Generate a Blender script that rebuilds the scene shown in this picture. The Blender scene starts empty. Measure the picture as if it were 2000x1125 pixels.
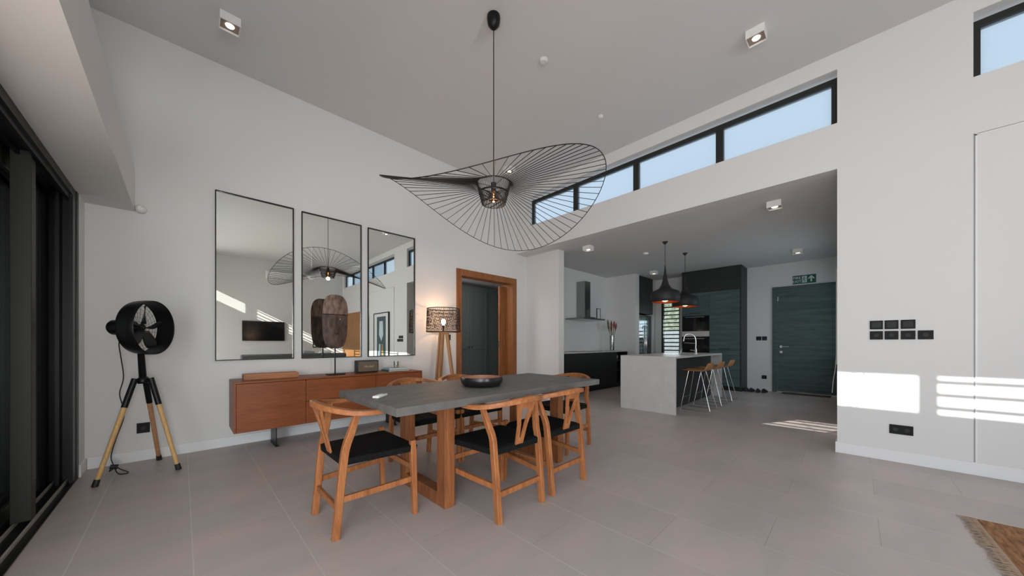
import bpy, bmesh, math, random
from mathutils import Vector, Matrix
random.seed(7)
C = bpy.context.scene.collection
SC = bpy.context.scene
PI = math.pi

# ------------------------------------------------------------------ camera
A = math.radians(44.5)
cam = bpy.data.cameras.new('camera'); co = bpy.data.objects.new('camera', cam); C.objects.link(co)
co.location = (0, 0, 1.1)
co.rotation_euler = (PI/2, 0, -A)
cam.sensor_width = 36.0
cam.lens = 656.0/2000*36.0
cam.shift_y = (669.0-562.5)/2000
cam.clip_start = 0.02
SC.camera = co
# ------------------------------------------------------------------ view
SC.view_settings.view_transform = 'Standard'
SC.view_settings.look = 'None'
SC.view_settings.gamma = 1
SC.view_settings.exposure = 0.30
# ------------------------------------------------------------------ world
w = bpy.data.worlds.new('sky'); SC.world = w; w.use_nodes = True
nt = w.node_tree; bg = nt.nodes['Background']
tc = nt.nodes.new('ShaderNodeTexCoord'); sx = nt.nodes.new('ShaderNodeSeparateXYZ')
rp = nt.nodes.new('ShaderNodeValToRGB')
nt.links.new(tc.outputs['Generated'], sx.inputs[0]); nt.links.new(sx.outputs['Z'], rp.inputs[0])
rp.color_ramp.elements[0].position = 0.0; rp.color_ramp.elements[0].color = (.64, .72, .78, 1)
rp.color_ramp.elements[1].position = 0.8; rp.color_ramp.elements[1].color = (.44, .55, .68, 1)
nt.links.new(rp.outputs[0], bg.inputs[0]); bg.inputs[1].default_value = 1.25
# ------------------------------------------------------------------ sun, daylight through the openings, added fill lamps
def lamp(name, kind, loc, energy, color=(1, 1, 1), size=None, size_y=None, aim=None, **k):
    l = bpy.data.lights.new(name, kind); l.energy = energy; l.color = color
    if size is not None:
        if kind == 'AREA':
            l.shape = 'RECTANGLE'; l.size = size; l.size_y = size_y or size
        else: l.shadow_soft_size = size
    for a_, b_ in k.items(): setattr(l, a_, b_)
    o = bpy.data.objects.new(name, l); C.objects.link(o); o.location = loc
    if aim is not None:
        o.rotation_euler = Vector(aim).to_track_quat('-Z', 'Y').to_euler()
    return o
lamp('sun', 'SUN', (-8, 4, 8), 8.0, (1, .96, .91), aim=(1, -.48, -.52), angle=math.radians(.25))
lamp('terrace_daylight', 'AREA', (-1.32, -.8, 1.42), 58, (.84, .94, 1), 2.0, 8.6, aim=(1, 0.05, -.38))
lamp('side_door_fill', 'AREA', (.08, -6.1, 1.2), 200, (1, .96, .95), 1.3, 2.2, aim=(.08, 1, 0))  # fill lamp outside the added side door, brightens the back wall
lamp('terrace_fill', 'AREA', (-2.7, -2.5, 1.75), 150, (.86, .95, 1), 1.7, 5.0, aim=(.78, .62, -.30))  # added fill lamp under the terrace roof, turned towards the back wall
lamp('terrace_floor_bounce', 'AREA', (-1.25, -.6, .03), 170, (1, .68, .58), .6, 9.4, aim=(.33, 0.0, .94))
lamp('clerestory_daylight', 'AREA', (-.95, -.6, 3.42), 36, (.72, .88, 1), .42, 8.6, aim=(1, 0.25, 0))
lamp('corridor_fill', 'AREA', (3.6, 5.4, 2.40), 24, (1, .98, .96), 1.0, 1.0, aim=(.3, .5, -1))  # added fill lamp to lift the dark wardrobe, no window here
lamp('back_window_daylight', 'AREA', (9.75, 3.5, 1.5), 12, (.8, .9, 1), 1.4, .5, aim=(-1, 0, 0))

lamp('kitchen_window_fill', 'AREA', (7.9, -.3, 1.6), 9, (.72, .90, 1), 2.2, 1.1, aim=(.25, 1, 0))  # fill lamp outside the added kitchen window, lifts the end wall
# ------------------------------------------------------------------ materials
M = {}
def mat(name, col, rough=.6, metal=0, spec=.5, emit=None, es=1, coat=0, noise=None, bump=None, trans=0):
    m = bpy.data.materials.new(name); m.use_nodes = True; t = m.node_tree
    b = t.nodes['Principled BSDF']
    b.inputs['Base Color'].default_value = (*col, 1); b.inputs['Roughness'].default_value = rough
    b.inputs['Metallic'].default_value = metal; b.inputs['Specular IOR Level'].default_value = spec
    b.inputs['Coat Weight'].default_value = coat
    b.inputs['Transmission Weight'].default_value = trans
    if emit: b.inputs['Emission Color'].default_value = (*emit, 1); b.inputs['Emission Strength'].default_value = es
    if noise:   # (scale, colour2, vec scale)
        tc = t.nodes.new('ShaderNodeTexCoord'); mp = t.nodes.new('ShaderNodeMapping'); n = t.nodes.new('ShaderNodeTexNoise')
        r = t.nodes.new('ShaderNodeValToRGB')
        mp.inputs['Scale'].default_value = noise[2] if len(noise) > 2 else (1, 1, 1)
        n.inputs['Scale'].default_value = noise[0]; n.inputs['Detail'].default_value = 6; n.inputs['Roughness'].default_value = .6
        r.color_ramp.elements[0].position = .32; r.color_ramp.elements[1].position = .68
        r.color_ramp.elements[0].color = (*col, 1); r.color_ramp.elements[1].color = (*noise[1], 1)
        t.links.new(tc.outputs['Object'], mp.inputs[0]); t.links.new(mp.outputs[0], n.inputs['Vector'])
        t.links.new(n.outputs['Fac'], r.inputs[0]); t.links.new(r.outputs[0], b.inputs['Base Color'])
        if bump:
            bp = t.nodes.new('ShaderNodeBump'); bp.inputs['Strength'].default_value = bump; bp.inputs['Distance'].default_value = .01
            t.links.new(n.outputs['Fac'], bp.inputs['Height']); t.links.new(bp.outputs[0], b.inputs['Normal'])
    M[name] = m; return m
def wood(name, c1, c2, axis='x', sc=1.0, rough=.45, dark=None):
    m = bpy.data.materials.new(name); m.use_nodes = True; t = m.node_tree; b = t.nodes['Principled BSDF']
    tc = t.nodes.new('ShaderNodeTexCoord'); mp = t.nodes.new('ShaderNodeMapping')
    s = {'x': (1.2, 16, 16), 'y': (16, 1.2, 16), 'z': (16, 16, 1.2)}[axis]
    mp.inputs['Scale'].default_value = tuple(v*sc for v in s)
    n = t.nodes.new('ShaderNodeTexNoise'); n.inputs['Scale'].default_value = 1.6; n.inputs['Detail'].default_value = 8
    n.inputs['Roughness'].default_value = .62; n.inputs['Distortion'].default_value = .6
    n2 = t.nodes.new('ShaderNodeTexNoise'); n2.inputs['Scale'].default_value = 9; n2.inputs['Detail'].default_value = 3
    r = t.nodes.new('ShaderNodeValToRGB'); r.color_ramp.elements[0].position = .3; r.color_ramp.elements[1].position = .7
    r.color_ramp.elements[0].color = (*c1, 1); r.color_ramp.elements[1].color = (*c2, 1)
    mx = t.nodes.new('ShaderNodeMix'); mx.data_type = 'RGBA'; mx.blend_type = 'MULTIPLY'; mx.inputs[0].default_value = .35
    r2 = t.nodes.new('ShaderNodeValToRGB'); r2.color_ramp.elements[0].position = .35; r2.color_ramp.elements[1].position = .6
    r2.color_ramp.elements[0].color = (.45, .4, .36, 1); r2.color_ramp.elements[1].color = (1, 1, 1, 1)
    L = t.links.new
    L(tc.outputs['Object'], mp.inputs[0]); L(mp.outputs[0], n.inputs['Vector']); L(mp.outputs[0], n2.inputs['Vector'])
    L(n.outputs['Fac'], r.inputs[0]); L(n2.outputs['Fac'], r2.inputs[0])
    L(r.outputs[0], mx.inputs[6]); L(r2.outputs[0], mx.inputs[7]); L(mx.outputs[2], b.inputs['Base Color'])
    b.inputs['Roughness'].default_value = rough; b.inputs['Specular IOR Level'].default_value = .35
    M[name] = m; return m
def glassy(name, tint=(1, 1, 1), gloss=.08, rough=0.0, diff=0.0, dcol=(.8, .85, .9)):
    m = bpy.data.materials.new(name); m.use_nodes = True; t = m.node_tree; t.nodes.clear()
    o = t.nodes.new('ShaderNodeOutputMaterial'); tr = t.nodes.new('ShaderNodeBsdfTransparent'); tr.inputs[0].default_value = (*tint, 1)
    gl = t.nodes.new('ShaderNodeBsdfGlossy'); gl.inputs['Roughness'].default_value = rough
    mx = t.nodes.new('ShaderNodeMixShader'); mx.inputs[0].default_value = gloss
    t.links.new(tr.outputs[0], mx.inputs[1]); t.links.new(gl.outputs[0], mx.inputs[2]); last = mx
    if diff:
        df = t.nodes.new('ShaderNodeBsdfTranslucent'); df.inputs[0].default_value = (*dcol, 1)
        m2 = t.nodes.new('ShaderNodeMixShader'); m2.inputs[0].default_value = diff
        t.links.new(mx.outputs[0], m2.inputs[1]); t.links.new(df.outputs[0], m2.inputs[2]); last = m2
    t.links.new(last.outputs[0], o.inputs[0]); M[name] = m; return m

mat('wall', (.74, .74, .735), .85, spec=.2)
mat('ceiling', (.70, .70, .70), .9, spec=.15)
mat('white_trim', (.80, .81, .83), .45)
mat('white_plastic', (.82, .82, .80), .4)
mat('black_metal', (.012, .012, .013), .38, 0.6)
mat('black_matte', (.014, .014, .015), .55)
mat('black_wire', (.008, .008, .009), .5, 0.3)
mat('dark_alu', (.026, .027, .024), .5, .15, spec=.3)
mat('dark_alu_light', (.42, .42, .38), .4, .2)
mat('black_socket', (.010, .011, .012), .5, spec=.15)
mat('socket_mark', (.028, .031, .031), .5, spec=.2)
wood('teak', (.27, .092, .030), (.50, .20, .073), 'z', 1.3)
wood('teak_x', (.27, .092, .030), (.50, .20, .073), 'x', 1.0)
wood('teak_leg', (.17, .058, .021), (.37, .14, .052), 'z', 1.0)
wood('sideboard_wood', (.23, .062, .018), (.31, .088, .026), 'x', .7, .42)
wood('tray_wood', (.38, .14, .06), (.52, .22, .10), 'x', 1)
wood('door_oak', (.23, .085, .028), (.36, .145, .052), 'z', .8)
wood('fan_leg_wood', (.62, .36, .14), (.78, .50, .22), 'z', 1)
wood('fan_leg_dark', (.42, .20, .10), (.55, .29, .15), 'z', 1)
wood('lamp_wood', (.45, .22, .10), (.66, .36, .17), 'z', 1)
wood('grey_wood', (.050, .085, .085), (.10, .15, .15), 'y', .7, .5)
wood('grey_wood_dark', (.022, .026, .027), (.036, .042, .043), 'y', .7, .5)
wood('wood_panel', (.34, .15, .05), (.48, .23, .08), 'z', .7)
mat('concrete', (.11, .11, .106), .55, noise=(5, (.165, .163, .156), (1, 2.2, 1)), bump=.06)
mat('cord_seat', (.004, .0045, .005), .85, spec=.15, noise=(60, (.010, .011, .012), (1, 1, 1)), bump=.3)
mat('bowl_black', (.012, .012, .012), .3)
wood('bowl_inside', (.40, .17, .10), (.52, .25, .15), 'x', 1, .5)
mat('mask_wood', (.016, .010, .008), .6, noise=(10, (.13, .075, .055), (2.5, 2, .8)), bump=1.0)
mat('mask_wood_light', (.045, .028, .020), .6, noise=(10, (.30, .19, .14), (2.5, 2, .8)), bump=1.0)
mat('bone', (.75, .68, .58), .5)
mat('speaker_black', (.018, .018, .018), .6, noise=(150, (.035, .035, .034)))
mat('speaker_grille', (.085, .065, .042), .7, noise=(190, (.19, .15, .10)))
mat('gold', (.75, .62, .42), .3, .8)
mat('book_teal', (.02, .16, .16), .5)
mat('book_grey', (.42, .50, .55), .5)
mat('book_pages', (.75, .72, .66), .8)
mat('candle_wax', (.85, .80, .76), .6)
mat('rope', (.010, .009, .008), .8)
mat('chrome', (.75, .75, .76), .12, 1)
mat('steel', (.36, .37, .37), .25, 1)
mat('fridge_steel', (.10, .125, .13), .18, 1)
mat('stone_white', (.52, .51, .50), .35, noise=(7, (.58, .575, .565), (1, 1, 1)))
mat('cabinet_black', (.010, .010, .010), .5)
mat('oven_glass', (.006, .006, .008), .06)
mat('copper', (.36, .10, .045), .45, .8)
mat('tan_leather', (.42, .19, .07), .5)
mat('sign_green', (.0, .09, .06), .5)
mat('sign_white', (.55, .66, .62), .5)
mat('shoe', (.02, .017, .016), .6)
mat('wardrobe_grey', (.075, .085, .085), .6)
mat('blue_door', (.012, .04, .065), .5)
mat('rug', (.17, .075, .035), .95, noise=(7, (.50, .25, .11), (1.5, 7, 1)), bump=.8)
mat('rug_dark', (.10, .07, .05), .95)
mat('fringe', (.38, .29, .22), .9)
mat('leaf_green', (.10, .13, .02), .6)
mat('petal_red', (.22, .028, .010), .5)
mat('stem', (.10, .13, .05), .6)
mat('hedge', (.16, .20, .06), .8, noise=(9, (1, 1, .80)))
mat('terrace', (.45, .42, .38), .8)
mat('render_grey', (.045, .047, .045), .9)
mat('sofa', (.10, .105, .11), .9)
mat('cushion', (.35, .36, .38), .9)
mat('tv_black', (.006, .006, .007), .12)
mat('print_paper', (.70, .71, .72), .7)
mat('print_teal', (.035, .07, .085), .6)
mat('print_pale', (.55, .62, .68), .6)
mat('print_ochre', (.42, .28, .10), .6)
mat('lamp_glow', (1, .8, .6), .5, emit=(1, .74, .48), es=14)
mat('bulb_glow', (1, .7, .4), .5, emit=(1, .62, .30), es=18)
mat('pendant_glow', (1, .7, .4), .5, emit=(1, .62, .36), es=4)
mat('lamp_lens', (1, .85, .7), .5, emit=(1, .86, .68), es=3.2)
mat('lens_surround', (.30, .23, .20), .5)
mat('remote_white', (.80, .80, .77), .4)
mat('button_grey', (.35, .36, .36), .5)
mat('blue_glass_screen', (.02, .03, .04), .1)
m = mat('mirror', (.80, .825, .785), 0.0, 1)
glassy('clear_glass', (.95, .97, .96), .07)
glassy('door_glass', (.55, .58, .56), .10)
glassy('vase_glass', (.80, .84, .80), .16, .05)
glassy('amber_glass', (.75, .45, .25), .12, .02)
glassy('frosted_glass', (.90, .93, .95), .05, .3, .25, (.70, .78, .85))

# floor tiles
m = bpy.data.materials.new('floor_tile'); m.use_nodes = True; t = m.node_tree; b = t.nodes['Principled BSDF']; L = t.links.new
tc = t.nodes.new('ShaderNodeTexCoord'); sp = t.nodes.new('ShaderNodeSeparateXYZ'); cb = t.nodes.new('ShaderNodeCombineXYZ')
a1 = t.nodes.new('ShaderNodeMath'); a1.operation = 'ADD'; a1.inputs[1].default_value = .105 + .888*20
a2 = t.nodes.new('ShaderNodeMath'); a2.operation = 'ADD'; a2.inputs[1].default_value = .400 + .44*20
L(tc.outputs['Object'], sp.inputs[0]); L(sp.outputs['Y'], a1.inputs[0]); L(sp.outputs['X'], a2.inputs[0])
L(a1.outputs[0], cb.inputs[0]); L(a2.outputs[0], cb.inputs[1])
br = t.nodes.new('ShaderNodeTexBrick'); br.offset = .5; br.offset_frequency = 2; br.squash = 1
br.inputs['Scale'].default_value = 1; br.inputs['Mortar Size'].default_value = .0022; br.inputs['Mortar Smooth'].default_value = .3
br.inputs['Brick Width'].default_value = .888; br.inputs['Row Height'].default_value = .44; br.inputs['Bias'].default_value = 0
br.inputs['Color1'].default_value = (.90, .90, .90, 1); br.inputs['Color2'].default_value = (1, 1, 1, 1); br.inputs['Mortar'].default_value = (1, 1, 1, 1)
L(cb.outputs[0], br.inputs['Vector'])
n = t.nodes.new('ShaderNodeTexNoise'); n.inputs['Scale'].default_value = 1.9; n.inputs['Detail'].default_value = 9; n.inputs['Roughness'].default_value = .6; n.inputs['Distortion'].default_value = .4
fm = t.nodes.new('ShaderNodeMapping'); fm.inputs['Rotation'].default_value = (0, 0, .5); fm.inputs['Scale'].default_value = (.8, 2.0, 1)
L(tc.outputs['Object'], fm.inputs[0]); L(fm.outputs[0], n.inputs['Vector'])
r = t.nodes.new('ShaderNodeValToRGB'); r.color_ramp.elements[0].position = .34; r.color_ramp.elements[1].position = .68
r.color_ramp.elements[0].color = (.465, .430, .412, 1); r.color_ramp.elements[1].color = (.565, .468, .452, 1)
e = r.color_ramp.elements.new(.5); e.color = (.50, .455, .44, 1)
L(n.outputs['Fac'], r.inputs[0])
mx = t.nodes.new('ShaderNodeMix'); mx.data_type = 'RGBA'; mx.blend_type = 'MULTIPLY'; mx.inputs[0].default_value = 1
L(r.outputs[0], mx.inputs[6]); L(br.outputs['Color'], mx.inputs[7])
m2 = t.nodes.new('ShaderNodeMix'); m2.data_type = 'RGBA'; m2.inputs[7].default_value = (.20, .175, .16, 1)
ff = t.nodes.new('ShaderNodeMath'); ff.operation = 'MULTIPLY'; ff.inputs[1].default_value = .45; L(br.outputs['Fac'], ff.inputs[0])
L(ff.outputs[0], m2.inputs[0]); L(mx.outputs[2], m2.inputs[6])
fr_ = t.nodes.new('ShaderNodeMath'); fr_.operation = 'PINGPONG'; fr_.inputs[1].default_value = .22; L(a2.outputs[0], fr_.inputs[0])
lt = t.nodes.new('ShaderNodeMath'); lt.operation = 'LESS_THAN'; lt.inputs[1].default_value = .0030; L(fr_.outputs[0], lt.inputs[0])
m3 = t.nodes.new('ShaderNodeMix'); m3.data_type = 'RGBA'; m3.inputs[7].default_value = (.56, .53, .50, 1)
L(lt.outputs[0], m3.inputs[0]); L(m2.outputs[2], m3.inputs[6]); L(m3.outputs[2], b.inputs['Base Color'])
b.inputs['Roughness'].default_value = .42; b.inputs['Specular IOR Level'].default_value = .4
bp = t.nodes.new('ShaderNodeBump'); bp.inputs['Strength'].default_value = .25; bp.inputs['Distance'].default_value = .002; bp.invert = True
L(br.outputs['Fac'], bp.inputs['Height']); L(bp.outputs[0], b.inputs['Normal'])
M['floor_tile'] = m

# ------------------------------------------------------------------ helpers
def NB(): return bmesh.new()
def box(bm, x0, x1, y0, y1, z0, z1):
    v = [bm.verts.new((x, y, z)) for x in (x0, x1) for y in (y0, y1) for z in (z0, z1)]
    for f in ((0, 1, 3, 2), (4, 6, 7, 5), (0, 4, 5, 1), (2, 3, 7, 6), (0, 2, 6, 4), (1, 5, 7, 3)):
        bm.faces.new([v[i] for i in f])
    return bm
def prism(bm, pts, axis, a0, a1):
    def P(p, a): return {'x': (a, p[0], p[1]), 'y': (p[0], a, p[1]), 'z': (p[0], p[1], a)}[axis]
    lo = [bm.verts.new(P(p, a0)) for p in pts]; hi = [bm.verts.new(P(p, a1)) for p in pts]
    n_ = len(pts)
    bm.faces.new(lo[::-1]); bm.faces.new(hi)
    for i in range(n_): bm.faces.new([lo[i], lo[(i+1) % n_], hi[(i+1) % n_], hi[i]])
    return bm
def tube(bm, pts, r, seg=8, closed=False, rect=None, up=None):
    pts = [Vector(p) for p in pts]; n_ = len(pts)
    rr = r if isinstance(r, (list, tuple)) else [r]*n_
    rings = []; prev = None
    for i, p in enumerate(pts):
        if closed: d = pts[(i+1) % n_] - pts[i-1]
        elif i == 0: d = pts[1]-pts[0]
        elif i == n_-1: d = pts[-1]-pts[-2]
        else: d = (pts[i+1]-p).normalized() + (p-pts[i-1]).normalized()
        d.normalize()
        if up is not None: u = Vector(up)
        elif prev is None: u = Vector((0, 0, 1)) if abs(d.z) < .9 else Vector((1, 0, 0))
        else: u = prev
        u = (u - d*u.dot(d)); u.normalize(); prev = u; s = d.cross(u)
        ring = []
        if rect:
            rw, rh = rect[i] if isinstance(rect, list) else rect
            ch = min(rw, rh)*.18
            prof = [(-rw+ch, -rh), (rw-ch, -rh), (rw, -rh+ch), (rw, rh-ch), (rw-ch, rh), (-rw+ch, rh), (-rw, rh-ch), (-rw, -rh+ch)]
            for a_, b_ in prof: ring.append(bm.verts.new(p + s*a_ + u*b_))
        else:
            for k in range(seg):
                a_ = 2*PI*k/seg; ring.append(bm.verts.new(p + (s*math.cos(a_) + u*math.sin(a_))*rr[i]))
        rings.append(ring)
    m_ = len(rings[0])
    for i in range(n_ if closed else n_-1):
        a_, b_ = rings[i], rings[(i+1) % n_]
        for k in range(m_): bm.faces.new([a_[k], a_[(k+1) % m_], b_[(k+1) % m_], b_[k]])
    if not closed:
        bm.faces.new(rings[0][::-1]); bm.faces.new(rings[-1])
    return bm
def lathe(bm, prof, c=(0, 0, 0), seg=32, axis=None, cap=True):
    c = Vector(c); q = Vector(axis).normalized().to_track_quat('Z', 'Y') if axis else None
    rings = []
    for r_, z_ in prof:
        ring = []
        for k in range(seg):
            v = Vector((r_*math.cos(2*PI*k/seg), r_*math.sin(2*PI*k/seg), z_))
            if q: v = q @ v
            ring.append(bm.verts.new(c+v))
        rings.append(ring)
    for i in range(len(rings)-1):
        for k in range(seg): bm.faces.new([rings[i][k], rings[i][(k+1) % seg], rings[i+1][(k+1) % seg], rings[i+1][k]])
    if cap:
        bm.faces.new(rings[0][::-1]); bm.faces.new(rings[-1])
    return bm
def smoothpath(pts, n_=6):
    P = [Vector(p) for p in pts]; out = []
    Q = [P[0]*2-P[1]] + P + [P[-1]*2-P[-2]]
    for i in range(1, len(Q)-2):
        for k in range(n_):
            t_ = k/n_; a_, b_, c_, d_ = Q[i-1], Q[i], Q[i+1], Q[i+2]
            out.append(.5*((2*b_) + (c_-a_)*t_ + (2*a_-5*b_+4*c_-d_)*t_*t_ + (3*b_-a_-3*c_+d_)*t_**3))
    out.append(P[-1]); return out
def obj(name, bm, m, parent=None, bevel=0, smooth=None, world=True, label=None, subsurf=0):
    bmesh.ops.recalc_face_normals(bm, faces=bm.faces)
    org = Vector((0, 0, 0))
    if parent is not None:
        q = parent
        while q is not None: org += q.location; q = q.parent
    else:
        lo = Vector((min(v.co.x for v in bm.verts), min(v.co.y for v in bm.verts), min(v.co.z for v in bm.verts)))
        hi = Vector((max(v.co.x for v in bm.verts), max(v.co.y for v in bm.verts), max(v.co.z for v in bm.verts)))
    if world and parent is not None: bmesh.ops.translate(bm, vec=-org, verts=bm.verts)
    me = bpy.data.meshes.new(name); bm.to_mesh(me); bm.free()
    me.materials.append(M[m] if isinstance(m, str) else m)
    o = bpy.data.objects.new(name, me); C.objects.link(o)
    if parent is not None: o.parent = parent
    if smooth: me.shade_smooth(); me.set_sharp_from_angle(angle=math.radians(smooth if smooth is not True else 40))
    if bevel:
        md = o.modifiers.new('bevel', 'BEVEL'); md.width = bevel; md.segments = 2; md.limit_method = 'ANGLE'; md.angle_limit = math.radians(40)
    if subsurf:
        md = o.modifiers.new('sub', 'SUBSURF'); md.levels = subsurf; md.render_levels = subsurf
    if label: o['label'] = label
    return o
def thing(name, label, cat, loc=(0, 0, 0), group=None):
    o = bpy.data.objects.new(name, None); C.objects.link(o); o.location = loc; o.empty_display_size = .1
    o['label'] = label; o['category'] = cat
    if group: o['group'] = group
    return o
def tag(o, label, cat, group=None, kind=None):
    o['label'] = label; o['category'] = cat
    if group: o['group'] = group
    if kind: o['kind'] = kind
    return o
def struct(name, bm, m, parent=None, **k):
    o = obj(name, bm, m, parent, **k)
    if parent is None: o['kind'] = 'structure'
    return o
def sthing(name, loc=(0, 0, 0)):
    o = bpy.data.objects.new(name, None); C.objects.link(o); o.location = loc; o['kind'] = 'structure'; return o
def dup(root, loc=None, rotz=None, label=None, group=None):
    def cp(o, par):
        c = o.copy(); C.objects.link(c); c.parent = par
        for ch in [x for x in kids.get(o.name, [])]: cp(ch, c)
        return c
    kids = {}
    for o in C.objects:
        if o.parent: kids.setdefault(o.parent.name, []).append(o)
    r_ = cp(root, None)
    if loc is not None: r_.location = loc
    if rotz is not None: r_.rotation_euler = (0, 0, rotz)
    if label: r_['label'] = label
    if group: r_['group'] = group
    return r_
def holewall(bm, axis, p0, p1, a0, a1, z0, z1, holes):
    """slab between p0 and p1 across, spanning a0..a1 along, with rectangular holes (a,b,z,z)"""
    As = sorted({a0, a1, *[h[0] for h in holes], *[h[1] for h in holes]}); Zs = sorted({z0, z1, *[h[2] for h in holes], *[h[3] for h in holes]})
    As = [v for v in As if a0 <= v <= a1]; Zs = [v for v in Zs if z0 <= v <= z1]
    for i in range(len(As)-1):
        run = None
        for j in range(len(Zs)-1):
            ca, cz = (As[i]+As[i+1])/2, (Zs[j]+Zs[j+1])/2
            solid = not any(h[0] < ca < h[1] and h[2] < cz < h[3] for h in holes)
            if solid and run is None: run = Zs[j]
            if run is not None and (not solid or j == len(Zs)-2):
                top = Zs[j+1] if solid else Zs[j]
                if axis == 'x': box(bm, p0, p1, As[i], As[i+1], run, top)
                else: box(bm, As[i], As[i+1], p0, p1, run, top)
                run = None
    return bm
def text(s, size, m, name, parent, matrix, extrude=.0008, shear=0, bold=0):
    cu = bpy.data.curves.new('t', 'FONT'); cu.body = s; cu.size = size; cu.extrude = extrude; cu.align_x = 'CENTER'; cu.align_y = 'CENTER'; cu.shear = shear; cu.offset = bold
    to = bpy.data.objects.new('t', cu); C.objects.link(to)
    bpy.context.view_layer.update()
    me = bpy.data.meshes.new_from_object(to.evaluated_get(bpy.context.evaluated_depsgraph_get()))
    bpy.data.objects.remove(to); bpy.data.curves.remove(cu)
    me.transform(matrix); me.materials.clear(); me.materials.append(M[m])
    o = bpy.data.objects.new(name, me); C.objects.link(o); o.parent = parent
    return o

YB, XR, XL, YF = 4.66, 4.70, -.60, -5.42
HC, HK, XE = 4.02, 2.847, 9.50
# ------------------------------------------------------------------ room shell
struct('floor', box(NB(), -.60, 9.9, -5.6, 7.6, -.12, 0), 'floor_tile')
struct('ceiling', box(NB(), -.9, 4.95, -5.6, 4.9, HC, HC+.15), 'ceiling')
struct('ceiling_kitchen', box(NB(), 4.86, 9.7, -.3, 4.95, HK, HK+.12), 'ceiling')
DX0, DX1, DZ = 3.335, 4.615, 2.27     # doorway hole
struct('wall_back', holewall(NB(), 'y', YB, YB+.16, -.85, 4.70, 0, HC, [(DX0, DX1, -1, DZ)]), 'wall')
CL = [(.117, 4.30, 3.31, 3.85), (-5.2, -.698, 3.31, 3.85)]
JW = (-2.80, -2.28, .35, 2.02)
struct('wall_right', holewall(NB(), 'x', XR, XR+.16, -5.6, YB+.16, 0, HC, [(.117, YB+.01, -1, 2.847)] + CL + [JW]), 'wall')
LZ0, LZ1 = 3.23, 3.63
struct('wall_left', holewall(NB(), 'x', XL-.14, XL, -5.6, YB, 0, HC, [(-5.0, 4.40, -1, 2.31), (-4.9, 3.915, LZ0, LZ1)]), 'wall')
TW = (3.62, 4.22, .9, 2.0)
struct('wall_front', holewall(NB(), 'y', YF-.16, YF, -.85, 4.86, 0, HC, [TW, (-.50, .66, -1, 2.3)]), 'wall')  # second hole is for the added side door
struct('wall_bulkhead', box(NB(), XL, -.31, YF, YB, 2.31, 2.69), 'wall')
struct('wall_pillar', box(NB(), 5.03, 5.19, 3.87, YB+.04, 0, HK), 'wall')
struct('wall_kitchen_back', box(NB(), 4.86, 8.25, YB+.04, YB+.2, 0, HK), 'wall')
struct('wall_kitchen_pier', box(NB(), 8.20, 8.41, 3.88, YB+.2, 0, HK), 'wall')
LW = (3.25, 3.74, .75, 2.2)
struct('wall_kitchen_end', holewall(NB(), 'x', XE, XE+.15, -.3, YB+.3, 0, HK, [LW]), 'wall')
struct('wall_kitchen_niche', box(NB(), 8.41, XE, 4.66, 4.86, 0, HK), 'wall')
struct('wall_kitchen_right', holewall(NB(), 'y', -.1, .10, 4.86, XE, 0, HK, [(6.7, 9.1, .95, 2.2)]), 'wall')
struct('window_added', box(NB(), 6.7, 9.1, -.03, -.02, .95, 2.2), 'clear_glass')  # unseen window, added to bring light into the kitchen
# skirting
for nm, bx in dict(back=(-.585, 3.26, YB-.013, YB, 0, .10), right=(XR-.013, XR, -5.4, .117, 0, .105),
                   front=(-.6, 4.7, YF, YF+.013, 0, .10), end=(XE-.013, XE, 1.30, 1.75, 0, .09),
                   pillar=(5.017, 5.03, 3.87, YB, 0, .10), nib=(XL, XL+.013, 4.42, YB, 0, .10)).items():
    struct('baseboard_'+nm, box(NB(), *bx), 'white_trim', bevel=.002)
# right wall end: skirting return around the wall end
struct('baseboard_return', box(NB(), XR-.013, XR+.16, .117, .13, 0, .105), 'white_trim')
# flush service door outlined by a thin groove and bead on the right wall
sd = sthing('door_4', (XR, -1.6, 0))
b_ = NB(); box(b_, XR-.006, XR+.001, -2.62, -.716, .105, 2.815)
obj('door_panel', b_, 'wall', sd)
b_ = NB(); box(b_, XR-.010, XR+.001, -.716, -.706, .105, 2.83); box(b_, XR-.010, XR+.001, -2.63, -.706, 2.815, 2.825); box(b_, XR-.010, XR+.001, -2.63, -2.62, .105, 2.83)
obj('door_bead', b_, 'white_trim', sd)
b_ = NB(); box(b_, XR-.0015, XR+.001, -.706, -.7, .105, 2.835); box(b_, XR-.0015, XR+.001, -2.636, -.7, 2.829, 2.835)
obj('shadow_gap', b_, 'button_grey', sd)

# clerestory windows, right wall
def clere(name, y0, y1, z0, z1, ys, x):
    """ys: mullion centres"""
    w_ = sthing(name, (x, (y0+y1)/2, z0)); f = NB()
    box(f, x-.02, x+.045, y0, y1, z0, z0+.012); box(f, x-.02, x+.045, y0, y1, z1-.055, z1)
    box(f, x-.02, x+.045, y1-.045, y1, z0+.012, z1-.055); box(f, x-.02, x+.045, y0, y0+.045, z0+.012, z1-.055)
    for c_ in ys: box(f, x-.02, x+.045, c_-.04, c_+.04, z0+.012, z1-.055)
    obj('window_frame', f, 'dark_alu', w_)
    e_ = [y0+.045] + [v for c_ in ys for v in (c_-.04, c_+.04)] + [y1-.045]
    for i in range(0, len(e_), 2):
        obj('pane', box(NB(), x+.008, x+.016, e_[i], e_[i+1], z0+.012, z1-.055), 'frosted_glass', w_)
def yat(px, X=4.78):    # along-wall position of a mullion from its bearing
    k = (px-1000)/656.; return X*(.7133-k*.7009)/(.7009+k*.7133)
clere('window_1', .117, 4.30, 3.31, 3.80, [yat(1406), yat(1243), yat(1125)], XR+.08)
clere('window_2', -5.2, -.698, 3.31, 3.80, [-1.55, -2.5, -3.5, -4.4], XR+.08)

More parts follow.
